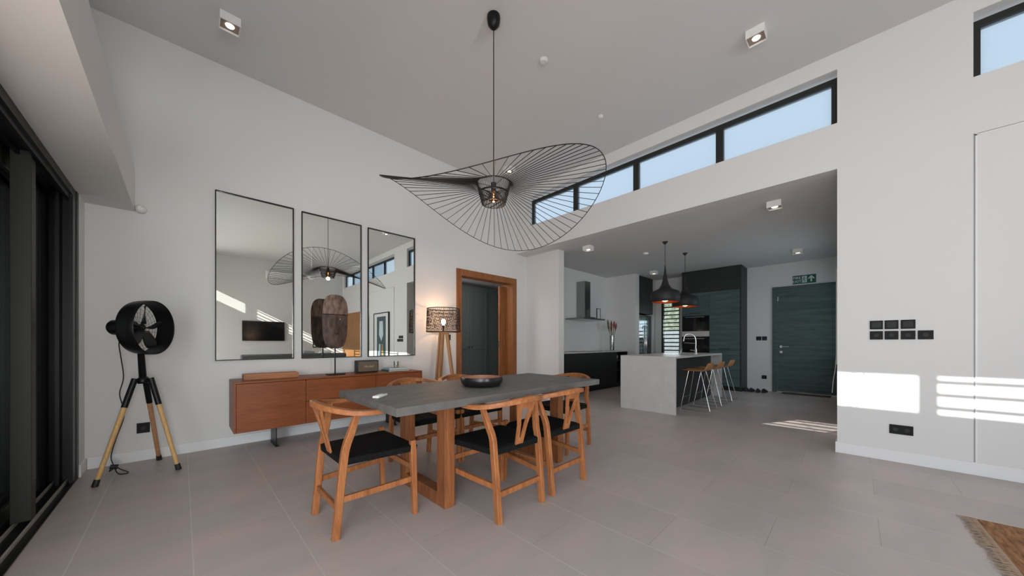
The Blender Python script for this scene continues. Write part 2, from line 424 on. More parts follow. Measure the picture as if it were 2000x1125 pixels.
# left clerestory, clear panes alternating with glass louvres: the sun comes through here
wl = sthing('window_3', (XL, 0, LZ0)); f = NB(); g = NB(); lv = NB()
xs0, xs1 = XL-.09, XL-.05
edges = [(3.915, 3.27, 'L'), (3.17, 2.165, 'C'), (2.07, 1.0, 'L'), (.9, -.1, 'C'), (-.2, -1.2, 'L'), (-1.3, -2.3, 'C'), (-2.4, -3.45, 'L'), (-3.5, -4.05, 'L')]
edges = [(3.915, 3.25, 'L'), (3.17, 2.165, 'C'), (2.07, .95, 'L'), (.85, -.25, 'C'), (-.35, -1.35, 'L'), (-1.45, -2.45, 'C'), (-2.55, -4.2, 'L'), (-4.34, -4.88, 'C')]
prev = 3.915
for (ya, yb, k) in edges:
    if prev > ya: box(f, xs0, xs1, ya, prev, LZ0, LZ1)
    prev = yb
    if k == 'C': box(g, xs0+.02, xs0+.024, yb, ya, LZ0, LZ1)
    else:
        for i in range(4):
            z_ = LZ0+.083+i*.112
            if z_ < LZ1-.01: box(lv, xs0, xs0+.012, yb, ya, z_, z_+.034)
if prev > -4.9: box(f, xs0, xs1, -4.9, prev, LZ0, LZ1)
obj('window_frame', f, 'dark_alu', wl); obj('pane', g, 'clear_glass', wl); obj('louvre_blades', lv, 'dark_alu', wl)

# ------------------------------------------------------------------ sliding glass doors, left
sdr = sthing('door_1', (XL, 3.9, 0))
f = NB()
box(f, -.98, -.605, -5.0, 4.42, 2.25, 2.31)            # head
for x_ in (-.635, -.70, -.765, -.83, -.895): box(f, x_, x_+.014, -5.0, 4.42, 2.215, 2.25)
obj('door_head', f, 'black_metal', sdr)
f = NB(); box(f, -.98, -.60, -5.0, 4.42, -.06, .008)
obj('door_sill', f, 'black_metal', sdr)
for x_ in (-.648, -.715, -.782, -.85):
    obj('track_rail', box(NB(), x_, x_+.010, -5.0, 4.36, .008, .026), 'dark_alu_light', sdr)
f = NB(); box(f, -.98, -.60, 4.36, 4.42, 0, 2.31)
for x_ in (-.625, -.69, -.755, -.82, -.885): box(f, x_, x_+.020, 4.26, 4.36, .008, 2.25)
obj('door_jamb', f, 'black_metal', sdr)
def leaf(x0, y0, y1, st=.075, gl='door_glass'):
    p = NB(); x1 = x0+.05
    box(p, x0, x1, y0, y0+st, .03, 2.24); box(p, x0, x1, y1-st, y1, .03, 2.24)
    box(p, x0, x1, y0+st, y1-st, .03, .12); box(p, x0, x1, y0+st, y1-st, 2.14, 2.24)
    lf = obj('door_leaf', p, 'dark_alu', sdr, bevel=.003)
    obj('glass_pane', box(NB(), x0+.02, x0+.03, y0+st, y1-st, .12, 2.14), gl, lf)
leaf(-.795, 3.30, 4.20)
leaf(-.87, 2.20, 3.66)
obj('door_stile', box(NB(), -.722, -.645, 3.47, 3.55, .03, 2.25), 'dark_alu', sdr, bevel=.003)
# terrace outside (roof shades the doors), side wall
struct('terrace_floor', box(NB(), -7, -.98, -8, 6, -.15, -.03), 'terrace')
struct('terrace_roof', box(NB(), -6.3, -.74, -8, 6, 2.78, 2.9), 'wall')
struct('wall_terrace_side', box(NB(), -3.2, -.985, 4.42, 4.6, -.05, 2.78), 'render_grey')

# ------------------------------------------------------------------ timber doorway in the back wall
dw = sthing('door_2', ((DX0+DX1)/2, YB, 0))
f = NB()
box(f, 3.27, 3.37, YB-.022, YB, 0, 2.345); box(f, 4.58, 4.688, YB-.022, YB, 0, 2.345); box(f, 3.37, 4.58, YB-.022, YB, 2.235, 2.345)
obj('architrave', f, 'door_oak', dw, bevel=.003)
f = NB()
box(f, 3.335, 3.37, YB, YB+.17, 0, 2.235); box(f, 4.58, 4.615, YB, YB+.17, 0, 2.235); box(f, 3.335, 4.615, YB, YB+.17, 2.235, 2.27)
box(f, 4.58, 4.615, YB+.17, YB+.40, 0, 2.235)
obj('door_lining', f, 'door_oak', dw)
dl = obj('door_leaf', box(NB(), 4.42, 4.58, YB+.185, YB+.225, .01, 2.2), 'door_oak', dw, bevel=.002)
obj('recessed_pull', box(NB(), 4.465, 4.475, YB+.178, YB+.186, 1.0, 1.12), 'steel', dl)
obj('edge_pull', box(NB(), 4.418, 4.421, YB+.192, YB+.212, 1.0, 1.13), 'steel', dl)
# corridor beyond
struct('wall_corridor_left', box(NB(), 2.6, 2.72, YB+.16, 7.5, 0, 2.6), 'wall')
struct('wall_corridor_far', box(NB(), 2.6, 7.2, 7.4, 7.5, 0, 2.6), 'wall')
struct('wall_corridor_right', box(NB(), 7.0, 7.1, YB+.2, 7.5, 0, 2.6), 'wall')
struct('ceiling_corridor', box(NB(), 2.6, 7.2, YB+.16, 7.5, 2.45, 2.6), 'ceiling')
wd = thing('wardrobe', 'tall grey two-door wardrobe seen through the timber doorway', 'wardrobe', (4.6, 6.2, 0))
WY = 6.05
obj('body', box(NB(), 3.3, 5.46, WY, 6.7, 0, 2.38), 'wardrobe_grey', wd)
for (a_, b__, s) in ((3.7, 4.595, 1), (4.60, 5.10, -1)):
    d_ = NB(); box(d_, a_, b__, WY-.022, WY, .08, 2.34)
    for (q0, q1, r0, r1) in ((a_, a_+.07, .08, 2.34), (b__-.07, b__, .08, 2.34), (a_+.07, b__-.07, 2.25, 2.34), (a_+.07, b__-.07, .08, .18), (a_+.07, b__-.07, .95, 1.02)):
        box(d_, q0, q1, WY-.034, WY-.022, r0, r1)
    dd = obj('door', d_, 'wardrobe_grey', wd, bevel=.002)
    kx = b__-.04 if s > 0 else a_+.04
    obj('knob', lathe(NB(), [(.006, 0), (.006, .02), (.015, .024), (.017, .034), (.010, .042)], (kx, WY-.03, 1.0), 14, (0, -1, 0)), 'black_metal', dd)
bd = sthing('door_5', (5.7, 6.4, 0))
obj('door_leaf', box(NB(), 5.46, 6.2, 6.1, 6.15, 0, 2.3), 'blue_door', bd)

# ------------------------------------------------------------------ mirrors
for i, (x0, x1, z0, z1, lb) in enumerate([(.245, .943, .910, 2.686, 'tall black-framed wall mirror farthest left, above the wooden tray'),
                                       (1.024, 1.722, .907, 2.676, 'tall black-framed wall mirror behind the carved mask'),
                                       (1.808, 2.506, .906, 2.669, 'tall black-framed wall mirror nearest the timber doorway')]):
    t_ = thing('wall_mirror', lb, 'mirror', ((x0+x1)/2, YB, z0), 'three wall mirrors')
    f = NB(); q = .009
    box(f, x0, x0+q, YB-.028, YB, z0, z1); box(f, x1-q, x1, YB-.028, YB, z0, z1); box(f, x0+q, x1-q, YB-.028, YB, z0, z0+q); box(f, x0+q, x1-q, YB-.028, YB, z1-q, z1)
    obj('frame', f, 'black_metal', t_)
    obj('mirror_glass', box(NB(), x0+q, x1-q, YB-.012, YB-.002, z0+q, z1-q), 'mirror', t_)

# ------------------------------------------------------------------ sideboard
sb = thing('sideboard', 'long low wooden sideboard on black blade legs under the mirrors', 'sideboard', (1.37, 4.42, 0))
X0, X1, Y0, Y1, Z0, Z1 = .357, 2.380, 4.20, 4.645, .212, .712
f = NB(); box(f, X0, X1, Y0, Y1, Z1-.018, Z1); box(f, X0, X0+.018, Y0, Y1, Z0, Z1-.018); box(f, X1-.018, X1, Y0, Y1, Z0, Z1-.018)
box(f, X0+.018, X1-.018, Y0+.03, Y1, Z0, Z0+.018); box(f, X0+.018, X1-.018, Y1-.02, Y1, Z0+.018, Z1-.018)
obj('body', f, 'sideboard_wood', sb, bevel=.002)
obj('door', box(NB(), X0+.020, .966, Y0+.002, Y0+.022, Z0, Z1-.022), 'sideboard_wood', sb, bevel=.0015)
for (z0_, z1_) in ((Z0, .455), (.459, Z1-.022)):
    obj('drawer', box(NB(), .970, 1.736, Y0+.002, Y0+.022, z0_, z1_), 'sideboard_wood', sb, bevel=.0015)
obj('door', box(NB(), 1.740, X1-.020, Y0+.002, Y0+.022, Z0, Z1-.022), 'sideboard_wood', sb, bevel=.0015)
for x_ in (.708, 2.02):
    f = NB(); box(f, x_, x_+.008, 4.27, 4.56, .006, Z0); box(f, x_-.006, x_+.03, 4.265, 4.56, 0, .006)
    obj('leg', f, 'black_metal', sb)
# tray box on it
tr = thing('wooden_tray', 'reddish wooden tray turned flat, at the left end of the sideboard', 'tray', (.69, 4.45, Z1))
f = NB(); box(f, .452, .462, 4.37, 4.53, Z1, Z1+.058); box(f, .462, .925, 4.37, 4.38, Z1, Z1+.058); box(f, .462, .925, 4.52, 4.53, Z1, Z1+.058); box(f, .925, .935, 4.37, 4.53, Z1, Z1+.058)
box(f, .462, .925, 4.38, 4.52, Z1+.044, Z1+.054)
obj('body', f, 'tray_wood', tr, bevel=.002)
obj('handle_slot', box(NB(), .4505, .452, 4.42, 4.48, Z1+.028, Z1+.042), 'black_matte', tr)

# carved mask
mk = thing('carved_mask', 'dark carved wooden face mask on a black metal stand', 'sculpture', (1.322, 4.385, Z1))
def maskbm(v0, v1):
    bm = NB(); NU, NV = 28, 44; rows = []
    for j in range(NV+1):
        v = v0 + (v1-v0)*j/NV; row = []
        sgn = abs(v)
        hw = (max(0, 1-sgn**3.6))**(1/3.0)
        hw = hw*(1.0 if v > 0 else (1-.06*sgn))
        for i in range(NU+1):
            u = -1+2*i/NU
            x_ = u*hw*.140
            dome = .050*(1-u*u*.75)*math.sqrt(max(0, 1-.8*v*v))
            if v > .27: dome += .016
            else:
                dome -= .006
                dome += .034*math.exp(-(u/.12)**2)*(1 if v > -.42 else math.exp(-((v+.42)/.04)**2))*(min(1, (.27-v)/.25)*.6+.4)
                dome -= .008*math.exp(-((abs(u)-.36)/.2)**2-((v-.10)/.12)**2)
            row.append((x_, -dome, v*.325))
        rows.append(row)
    cx_, cy_, cz_ = 1.322, 4.40, 1.352
    front = [[bm.verts.new((cx_+p[0], cy_+p[1], cz_+p[2])) for p in r_] for r_ in rows]
    back = [[bm.verts.new((cx_+p[0], cy_+.006+p[1]*.35, cz_+p[2])) for p in r_] for r_ in rows]
    for j in range(NV):
        for i in range(NU):
            bm.faces.new([front[j][i], front[j][i+1], front[j+1][i+1], front[j+1][i]])
            bm.faces.new([back[j][i], back[j+1][i], back[j+1][i+1], back[j][i+1]])
        bm.faces.new([front[j][0], front[j+1][0], back[j+1][0], back[j][0]]); bm.faces.new([front[j][NU], back[j][NU], back[j+1][NU], front[j+1][NU]])
    for j in (0, NV):
        for i in range(NU): bm.faces.new([front[j][i], back[j][i], back[j][i+1], front[j][i+1]])
    bmesh.ops.remove_doubles(bm, verts=bm.verts, dist=.0004)
    return bm
obj('face', maskbm(-.995, .27), 'mask_wood', mk, smooth=50)
obj('forehead', maskbm(.271, .995), 'mask_wood_light', mk, smooth=50, label='paler raised forehead')
obj('eye', lathe(NB(), [(.001, 0), (.007, .001), (.006, .005), (.001, .007)], (1.367, 4.372, 1.383), 12, (0, -1, 0)), 'bone', mk)
obj('eye', lathe(NB(), [(.001, 0), (.007, .001), (.006, .005), (.001, .007)], (1.277, 4.372, 1.383), 12, (0, -1, 0)), 'mask_wood', mk)
f = NB(); box(f, 1.228, 1.422, 4.335, 4.435, Z1, Z1+.014); obj('stand_base', f, 'black_metal', mk, bevel=.002)
obj('stand_rod', tube(NB(), [(1.322, 4.40, Z1+.012), (1.322, 4.40, 1.12)], .008, 10), 'black_metal', mk, smooth=40)

# speaker
sk = thing('bluetooth_speaker', 'small black box speaker with gold script on the sideboard', 'speaker', (1.71, 4.45, Z1))
obj('body', box(NB(), 1.578, 1.852, 4.39, 4.50, Z1+.004, Z1+.158), 'speaker_black', sk, bevel=.010, smooth=40)
obj('grille', box(NB(), 1.592, 1.838, 4.386, 4.392, Z1+.018, Z1+.144), 'speaker_grille', sk, bevel=.003)
text('Marshall', .038, 'gold', 'logo', sk, Matrix.Translation((0.005, 4.384-4.45, .080)) @ Matrix.Rotation(PI/2, 4, 'X'), shear=.4, bold=.0006)
# books with glass tumbler
bk = thing('teal_book', 'teal hardback book, lower of the two at the sideboard end', 'book', (2.08, 4.42, Z1), 'books on the sideboard')
def book(t_, x0, x1, y0, y1, z0, h_, cov):
    f = NB(); box(f, x0, x1, y0, y1, z0, z0+.003); box(f, x0, x1, y0, y1, z0+h_-.003, z0+h_); box(f, x0, x0+.004, y0, y1, z0+.003, z0+h_-.003)
    obj('cover', f, cov, t_)
    obj('pages', box(NB(), x0+.004, x1-.006, y0+.005, y1-.005, z0+.003, z0+h_-.003), 'book_pages', t_)
book(bk, 1.96, 2.26, 4.33, 4.56, Z1, .020, 'book_teal')
bk2 = thing('grey_book', 'pale grey book lying on the teal book', 'book', (2.1, 4.42, Z1+.02), 'books on the sideboard')
book(bk2, 1.98, 2.24, 4.35, 4.54, Z1+.0205, .022, 'book_grey')
cj = thing('glass_candle', 'small clear glass tumbler with pale wax on the grey book', 'candle', (2.11, 4.43, Z1+.043))
zc = Z1+.0428
obj('glass', lathe(NB(), [(.030, 0), (.034, .004), (.036, .085), (.034, .085), (.031, .006)], (2.11, 4.43, zc), 24), 'vase_glass', cj, smooth=40)
obj('wax', lathe(NB(), [(.029, .008), (.0305, .032), (.002, .033)], (2.11, 4.43, zc), 20), 'candle_wax', cj, smooth=40)

# ------------------------------------------------------------------ tripod fan
FX, FY, FZ = -.229, 4.09, 1.222
fn = thing('tripod_fan', 'black drum fan on a tripod with pale wooden legs', 'fan', (-.215, 4.233, 0))
ax = Vector((.866, -.50, 0.0)).normalized(); R_ = .226
prof = [(.208, -.036), (.213, -.026), (.219, 0), (.2225, .035), (.2225, .078), (.219, .084), (.213, .079), (.213, .03), (.209, -.01), (.205, -.034)]
obj('housing', lathe(NB(), prof, (FX, FY, FZ), 56, ax, cap=False), 'black_metal', fn, smooth=40)
obj('motor', lathe(NB(), [(.02, -.215), (.048, -.206), (.060, -.19), (.062, -.08), (.05, -.05), (.03, -.03), (.03, .0), (.012, .01)], (FX, FY, FZ), 32, ax), 'black_metal', fn, smooth=40)
q = ax.to_track_quat('Z', 'Y')
def L2W(x_, y_, z_): return Vector((FX, FY, FZ)) + q @ Vector((x_, y_, z_))
for k in range(5):
    a0 = 2*PI*k/5+.2; bm = NB(); v = []
    for j in range(7):
        rr = .03+.155*j/6; wd_ = .34*(math.sin(PI*(.18+.72*j/6))**.7)
        row = []
        for i in range(5):
            s = (i/4-.5); aa = a0+s*wd_*1.55
            row.append(bm.verts.new(L2W(rr*math.cos(aa), rr*math.sin(aa), .005+s*.045)))
        v.append(row)
    for j in range(6):
        for i in range(4): bm.faces.new([v[j][i], v[j][i+1], v[j+1][i+1], v[j+1][i]])
    bl = obj('blade', bm, 'black_matte', fn, smooth=60)
    md = bl.modifiers.new('s', 'SOLIDIFY'); md.thickness = .003
f = NB()
for rr in (.05, .085, .12, .155, .185, .207): tube(f, [L2W(rr*math.cos(2*PI*k/36), rr*math.sin(2*PI*k/36), -.034) for k in range(36)], .0011, 5, closed=True)
for k in range(24):
    a_ = 2*PI*k/24; tube(f, [L2W(.045*math.cos(a_), .045*math.sin(a_), -.037), L2W(.207*math.cos(a_+.35), .207*math.sin(a_+.35), -.034)], .0011, 5)
obj('rear_grille', f, 'black_wire', fn)
HX, HY = -.235, 4.20
obj('pole', tube(NB(), [(FX-.01, FY+.005, FZ-.216), (HX, HY, .80)], [.021, .024], 14), 'black_metal', fn, smooth=40)
f = NB(); lathe(f, [(.03, .755), (.036, .765), (.036, .795), (.028, .805)], (HX, HY, 0), 20)
feet = [(-.474, 4.053), (-.151, 4.56), (-.02, 4.099)]
tops = []
for (fx_, fy_) in feet:
    d_ = Vector((fx_-HX, fy_-HY, 0)).normalized(); tp = Vector((HX, HY, .785)) + d_*.055; tops.append(tp)
    tube(f, [(HX, HY, .785), tuple(tp)], .014, 8)
obj('hub', f, 'black_metal', fn, smooth=40)
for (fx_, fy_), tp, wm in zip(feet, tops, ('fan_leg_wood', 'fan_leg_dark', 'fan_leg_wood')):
    ft = Vector((fx_, fy_, 0)); k1 = tp + (ft-tp)*.26; k2 = tp+(ft-tp)*.955
    lg = obj('leg', tube(NB(), [k1, k2], [.017, .015], 14), wm, fn, smooth=40)
    obj('sleeve', tube(NB(), [tp-(ft-tp)*.02, tp+(ft-tp)*.27], .020, 14), 'black_metal', lg, smooth=40)
    obj('rubber_foot', lathe(NB(), [(.018, -.004), (.020, 0), (.018, .05)], tuple(ft+Vector((0, 0, .003))), 14, tp-ft), 'black_matte', lg, smooth=40)
tube_c = smoothpath([(-.335, 4.15, 1.20), (-.37, 4.25, 1.10), (-.37, 4.36, .98), (-.36, 4.42, .80), (-.385, 4.46, .66), (-.37, 4.47, .55), (-.36, 4.44, .45), (-.40, 4.40, .28), (-.425, 4.38, .14), (-.405, 4.36, .05)], 6)
cb_ = obj('cable', tube(NB(), tube_c, .0038, 6), 'black_matte', fn, smooth=40)
f = NB(); tube(f, smoothpath([(-.405, 4.36, .05), (-.38, 4.30, .008), (-.335, 4.26, .006), (-.325, 4.30, .006), (-.37, 4.37, .02), (-.41, 4.40, .05), (-.43, 4.33, .03), (-.395, 4.31, .06)], 6), .0042, 6)
obj('cable_loop', f, 'black_matte', cb_, smooth=40)
obj('plug', tube(NB(), [(-.43, 4.36, .06), (-.385, 4.36, .05)], [.018, .02], 10), 'black_matte', cb_, smooth=40)

# PIR sensor
ps = thing('motion_sensor', 'small white motion sensor on the wall beside the bulkhead', 'sensor', (-.272, YB, 2.33))
obj('body', lathe(NB(), [(.02, 0), (.03, .005), (.038, .03), (.034, .055), (.018, .07)], (-.272, YB, 2.335), 20, (0, -1, 0)), 'white_plastic', ps, smooth=40)
obj('lens', box(NB(), -.266, -.252, YB-.071, YB-.066, 2.345, 2.35), 'button_grey', ps)

# ------------------------------------------------------------------ sockets and switches
def plate_y(name, x0, x1, z0, z1, y, lb, cat, grp, kind):
    t_ = thing(name, lb, cat, ((x0+x1)/2, y, z0), grp)
    obj('plate', box(NB(), x0, x1, y-.010, y, z0, z1), 'black_socket', t_, bevel=.002)
    mod(t_, kind, 'y', (x0+x1)/2, y, (z0+z1)/2)
def mod(t_, kind, axis, c_, p, z):
    f = NB()
    if kind == 'socket':
        lathe(f, [(.017, 0), (.017, .0015), (.012, .0015)], ((c_, p-.010, z) if axis == 'y' else (p-.010, c_, z)), 18, (0, -1, 0) if axis == 'y' else (-1, 0, 0))
    elif axis == 'y': box(f, c_-.022, c_+.022, p-.0125, p-.010, z-.024, z+.024)
    else: box(f, p-.0125, p-.010, c_-.030, c_+.030, z-.027, z+.027)
    obj('rocker' if kind == 'switch' else 'outlet', f, 'socket_mark', t_)
def plate_x(name, y0, y1, z0, z1, x, lb, cat, grp, kind):
    t_ = thing(name, lb, cat, (x, (y0+y1)/2, z0), grp)
    obj('plate', box(NB(), x-.010, x, y0, y1, z0, z1), 'black_socket', t_, bevel=.002)
    if kind == 'double':
        for s in (-.035, .035): mod(t_, 'socket', 'x', (y0+y1)/2+s, x, (z0+z1)/2)
    else: mod(t_, kind, 'x', (y0+y1)/2, x, (z0+z1)/2)
plate_y('wall_socket', -.299, -.215, .256, .350, YB, 'black wall socket low on the wall behind the tripod fan', 'socket', None, 'socket')
plate_y('wall_switch', 2.97, 3.02, 1.14, 1.23, YB, 'black switch seen between the floor lamp legs', 'light switch', 'switches by the timber doorway', 'switch')
plate_y('wall_switch', 3.10, 3.155, 1.14, 1.23, YB, 'black switch against the timber door frame, right of the floor lamp legs', 'light switch', 'switches by the timber doorway', 'switch')
pos = {'first': (-.108, -.192), 'second': (-.203, -.288), 'third': (-.302, -.388)}
for n_, (a_, b__) in pos.items():
    plate_x('wall_switch', b__, a_, 1.225, 1.307, XR, 'black switch in the top row, %s from the kitchen opening' % n_, 'light switch', 'switch panel on the right wall', 'switch')
for n_, (a_, b__) in {**pos, 'fourth': (-.402, -.49)}.items():
    plate_x('dimmer_switch', b__, a_, 1.128, 1.208, XR, 'black dial switch in the bottom row, %s from the kitchen opening' % n_, 'light switch', 'switch panel on the right wall', 'socket')
plate_x('double_socket', -.376, -.232, .258, .342, XR, 'black double socket low on the right wall below the switches', 'socket', None, 'double')
plate_x('wall_switch', 1.49, 1.585, 1.15, 1.24, XE, 'black switch by the tall cabinets, farther from the entry door', 'light switch', 'entry switches', 'switch')
plate_x('wall_switch', 1.385, 1.475, 1.15, 1.24, XE, 'black switch on the end wall, nearer to the entry door', 'light switch', 'entry switches', 'switch')
plate_x('wall_socket', 1.39, 1.48, .27, .35, XE, 'black socket low on the wall above the shoes', 'socket', None, 'socket')

# ------------------------------------------------------------------ ceiling spotlights and detectors
def spot(x, y, z, lb, energy=4, s=.072, h_=.075):
    t_ = thing('ceiling_spotlight', lb, 'ceiling light', (x, y, z), 'white box spotlights')
    f = NB(); box(f, x-s, x+s, y-s, y-s+.006, z-h_, z); box(f, x-s, x+s, y+s-.006, y+s, z-h_, z)
    box(f, x-s, x-s+.006, y-s+.006, y+s-.006, z-h_, z); box(f, x+s-.006, x+s, y-s+.006, y+s-.006, z-h_, z); box(f, x-s+.006, x+s-.006, y-s+.006, y+s-.006, z-.01, z)
    obj('housing', f, 'white_plastic', t_)
    rg = obj('reflector', box(NB(), x-s+.008, x+s-.008, y-s+.008, y+s-.008, z-h_+.016, z-h_+.022), 'lens_surround', t_)
    obj('lens', lathe(NB(), [(.033, 0), (.030, -.006), (.002, -.007)], (x, y, z-h_+.016), 24), 'lamp_lens', t_)
    l = lamp('spot_beam', 'SPOT', (x, y, z-h_-.01), energy, (1, .78, .58), .03, aim=(0, 0, -1), spot_size=math.radians(80), spot_blend=.8)
    l.parent = t_; l.location = (0, 0, -h_-.01)
spot(.309, 3.952, HC, 'white box spotlight on the ceiling at upper left, above the tripod fan')
spot(3.849, .642, HC, 'white box spotlight on the main ceiling near the clerestory window')
spot(3.907, 4.037, HC, 'white box spotlight seen through the wires of the pendant')
spot(5.267, 3.382, HK, 'white box spotlight on the kitchen ceiling beside the pillar', 4)
spot(8.229, 3.427, HK, 'white box spotlight at the kitchen rear, left of the pendants', 4)
spot(5.263, .69, HK, 'white box spotlight largest on the kitchen ceiling, above the walkway', 4)
spot(8.246, .738, HK, 'white box spotlight before the entry door and exit sign', 4)
def detector(x, y, z, lb, s, m_='white_plastic'):
    t_ = thing('smoke_detector', lb, 'smoke detector', (x, y, z))
    obj('body', lathe(NB(), [(s, 0), (s, -.012), (s*.75, -.03), (s*.3, -.034)], (x, y, z), 24), m_, t_, smooth=40)
detector(6.46, 2.85, HK, 'round white smoke detector on the kitchen ceiling left of pendants', .055)
detector(2.666, 2.245, HC, 'round white detector on the main ceiling, right of pendant cord', .045, 'ceiling')
detector(3.853, 2.29, HC, 'small white ceiling disc above the pendant wire brim', .035, 'ceiling')

# ------------------------------------------------------------------ large wire pendant
PX, PY = 1.99, 2.26
pn = thing('wire_pendant', 'large black wire pendant lamp with wavy wide brim above the table', 'pendant lamp', (PX, PY, HC))
def rim(th):
    cx_, cy_, R__, z0_, a1_, p1_, a2_, p2_, a3_, p3_ = 2.031, 2.290, .976, 2.394, -.036, -1.321, .214, 2.032, .014, 2.132
    return Vector((cx_+R__*math.cos(th), cy_+R__*math.sin(th), z0_+a1_*math.cos(th-p1_)+a2_*math.cos(2*(th-p2_))+a3_*math.cos(3*(th-p3_))))
obj('brim_rim', tube(NB(), [rim(2*PI*k/180) for k in range(180)], .0034, 8, closed=True), 'black_wire', pn, smooth=40)
for k in range(74):
    a_ = 2*PI*k/74+math.atan2(-PY, -PX); e_ = rim(a_); c0 = Vector((PX, PY, 0)); d_ = Vector((e_.x-PX, e_.y-PY, 0)).normalized()
    p0 = c0+d_*.150+Vector((0, 0, 2.518)); p1 = c0+d_*.172+Vector((0, 0, 2.505)); p2 = c0+d_*.23
    tt = .09; p2.z = 2.498*(1-tt)+e_.z*tt
    obj('spoke', tube(NB(), smoothpath([p0, p1, p2, (p2+e_)/2, e_], 3), .0027, 6), 'black_wire', pn)
f = NB()
for (r_, z_) in ((.150, 2.520), (.105, 2.342)): tube(f, [(PX+r_*math.cos(2*PI*k/48), PY+r_*math.sin(2*PI*k/48), z_) for k in range(48)], .0032, 6, closed=True)
for k in range(74):
    a_ = 2*PI*k/74; tube(f, [(PX+.150*math.cos(a_), PY+.150*math.sin(a_), 2.52), (PX+.136*math.cos(a_), PY+.136*math.sin(a_), 2.46), (PX+.105*math.cos(a_), PY+.105*math.sin(a_), 2.342)], .0023, 5)
for z_, r_ in ((2.435, .1305), (2.43, .1295)): tube(f, [(PX+r_*math.cos(2*PI*k/48), PY+r_*math.sin(2*PI*k/48), z_) for k in range(48)], .005, 6, closed=True)
for k in range(10):
    a_ = 2*PI*k/10
    tube(f, [(PX+.129*math.cos(a_+s*1.25), PY+.129*math.sin(a_+s*1.25), 2.43) if s == 0 else (PX+(.129-.024*s)*math.cos(a_+s*1.25), PY+(.129-.024*s)*math.sin(a_+s*1.25), 2.43-.088*s) for s in (0, .25, .5, .75, 1)], .004, 5)
for k in range(3):
    a_ = 2*PI*k/3+.4; tube(f, [(PX+.012*math.cos(a_), PY+.012*math.sin(a_), 2.50), (PX+.150*math.cos(a_), PY+.150*math.sin(a_), 2.52)], .002, 5)
obj('basket', f, 'black_wire', pn)
obj('cord', tube(NB(), [(PX, PY, 2.50), (PX, PY, HC-.10)], .0042, 8), 'black_wire', pn)
obj('ceiling_cup', lathe(NB(), [(.058, 0), (.060, -.02), (.052, -.075), (.028, -.105), (.008, -.118)], (PX, PY, HC), 28), 'black_metal', pn, smooth=40)
obj('socket', lathe(NB(), [(.008, 2.535), (.022, 2.53), (.024, 2.465), (.020, 2.46)], (PX, PY, 0), 18), 'black_matte', pn, smooth=40)
bb = obj('bulb', lathe(NB(), [(.014, 2.462), (.026, 2.44), (.042, 2.405), (.036, 2.37), (.012, 2.352)], (PX, PY, 0), 20), 'amber_glass', pn, smooth=60)
obj('filament', tube(NB(), [(PX, PY, 2.43), (PX, PY, 2.40)], .0035, 8), 'bulb_glow', bb)
l = lamp('pendant_bulb_light', 'POINT', (PX, PY, 2.32), 2.0, (1, .6, .3), .03); l.parent = pn; l.location = (0, 0, 2.32-HC)

# ------------------------------------------------------------------ floor lamp
LX, LY = 2.84, 4.38
fl = thing('floor_lamp', 'wooden tripod floor lamp with black woven open shade', 'floor lamp', (LX, LY, 0))
f = NB(); rs = .255; z0_, z1_ = 1.262, 1.612
def P(a_, z_): rr = rs-.012*(z_-z0_)/(z1_-z0_); return (LX+rr*math.cos(a_), LY+rr*math.sin(a_), z_)
for z_ in (z0_, z1_): tube(f, [P(2*PI*k/64, z_) for k in range(64)], .006, 8, closed=True)
obj('shade_ring', f, 'black_wire', fl)
f = NB()
N_ = 54
for k in range(N_):
    a_ = 2*PI*k/N_
    for s in (-1, 1): tube(f, [P(a_+s*.55*j/6, z0_+(z1_-z0_)*j/6) for j in range(7)], .0019, 4)
for j, (za, wv) in enumerate([(z0_+.045, .004), (z0_+.09, .003), (z0_+.10, .003), (z0_+.15, .005), (z0_+.195, .003), (z0_+.205, .003), (z0_+.25, .004), (z0_+.26, .003), (z0_+.305, .004)]):
    tube(f, [P(2*PI*k/72, za+.006*math.sin(k*1.7+j)) for k in range(72)], wv*.8, 5, closed=True)
rnd = random.Random(3)
for k in range(70):
    a_ = rnd.uniform(0, 2*PI); zz = z0_+rnd.choice([.045, .10, .15, .205, .25]); hh = rnd.uniform(.04, .10)
    tube(f, [P(a_, zz), P(a_+rnd.uniform(-.03, .03), min(z1_, zz+hh))], .0026, 4)
obj('lamp_shade', f, 'rope', fl)
f = NB()
for k in range(3):
    a_ = 2*PI*k/3; tube(f, [(LX, LY, z1_-.03), P(a_, z1_)], .0025, 5)
tube(f, [(LX, LY, 1.24), (LX, LY, 1.36)], .012, 10); tube(f, [(LX, LY, z1_-.03), (LX, LY, 1.36)], .003, 6)
obj('socket', f, 'black_metal', fl)
bb = obj('bulb', lathe(NB(), [(.012, 1.36), (.020, 1.375), (.034, 1.41), (.030, 1.44), (.012, 1.455)], (LX, LY, 0), 20), 'lamp_glow', fl, smooth=60)
l = lamp('floor_lamp_light', 'POINT', (LX, LY, 1.50), 7, (1, .55, .30), .035); l.parent = fl; l.location = (0, 0, 1.50)
for k, a_ in enumerate((math.radians(-160), math.radians(-50), math.radians(80))):
    d_ = Vector((math.cos(a_), math.sin(a_), 0)); s_ = Vector((-d_.y, d_.x, 0)); f = NB()
    for s in (-1, 1):
        tube(f, [Vector((LX, LY, 1.27))+d_*.05+s_*s*.022, Vector((LX, LY, 0))+d_*.22+s_*s*.022], .01, rect=(.011, .020), up=tuple(d_))
    tube(f, [Vector((LX, LY, .42))+d_*.165-s_*.03, Vector((LX, LY, .42))+d_*.165+s_*.03], .008, 8)
    obj('leg', f, 'lamp_wood', fl)
obj('leg_joint', lathe(NB(), [(.055, 1.225), (.06, 1.23), (.06, 1.255), (.02, 1.262)], (LX, LY, 0), 24), 'lamp_wood', fl, smooth=40)

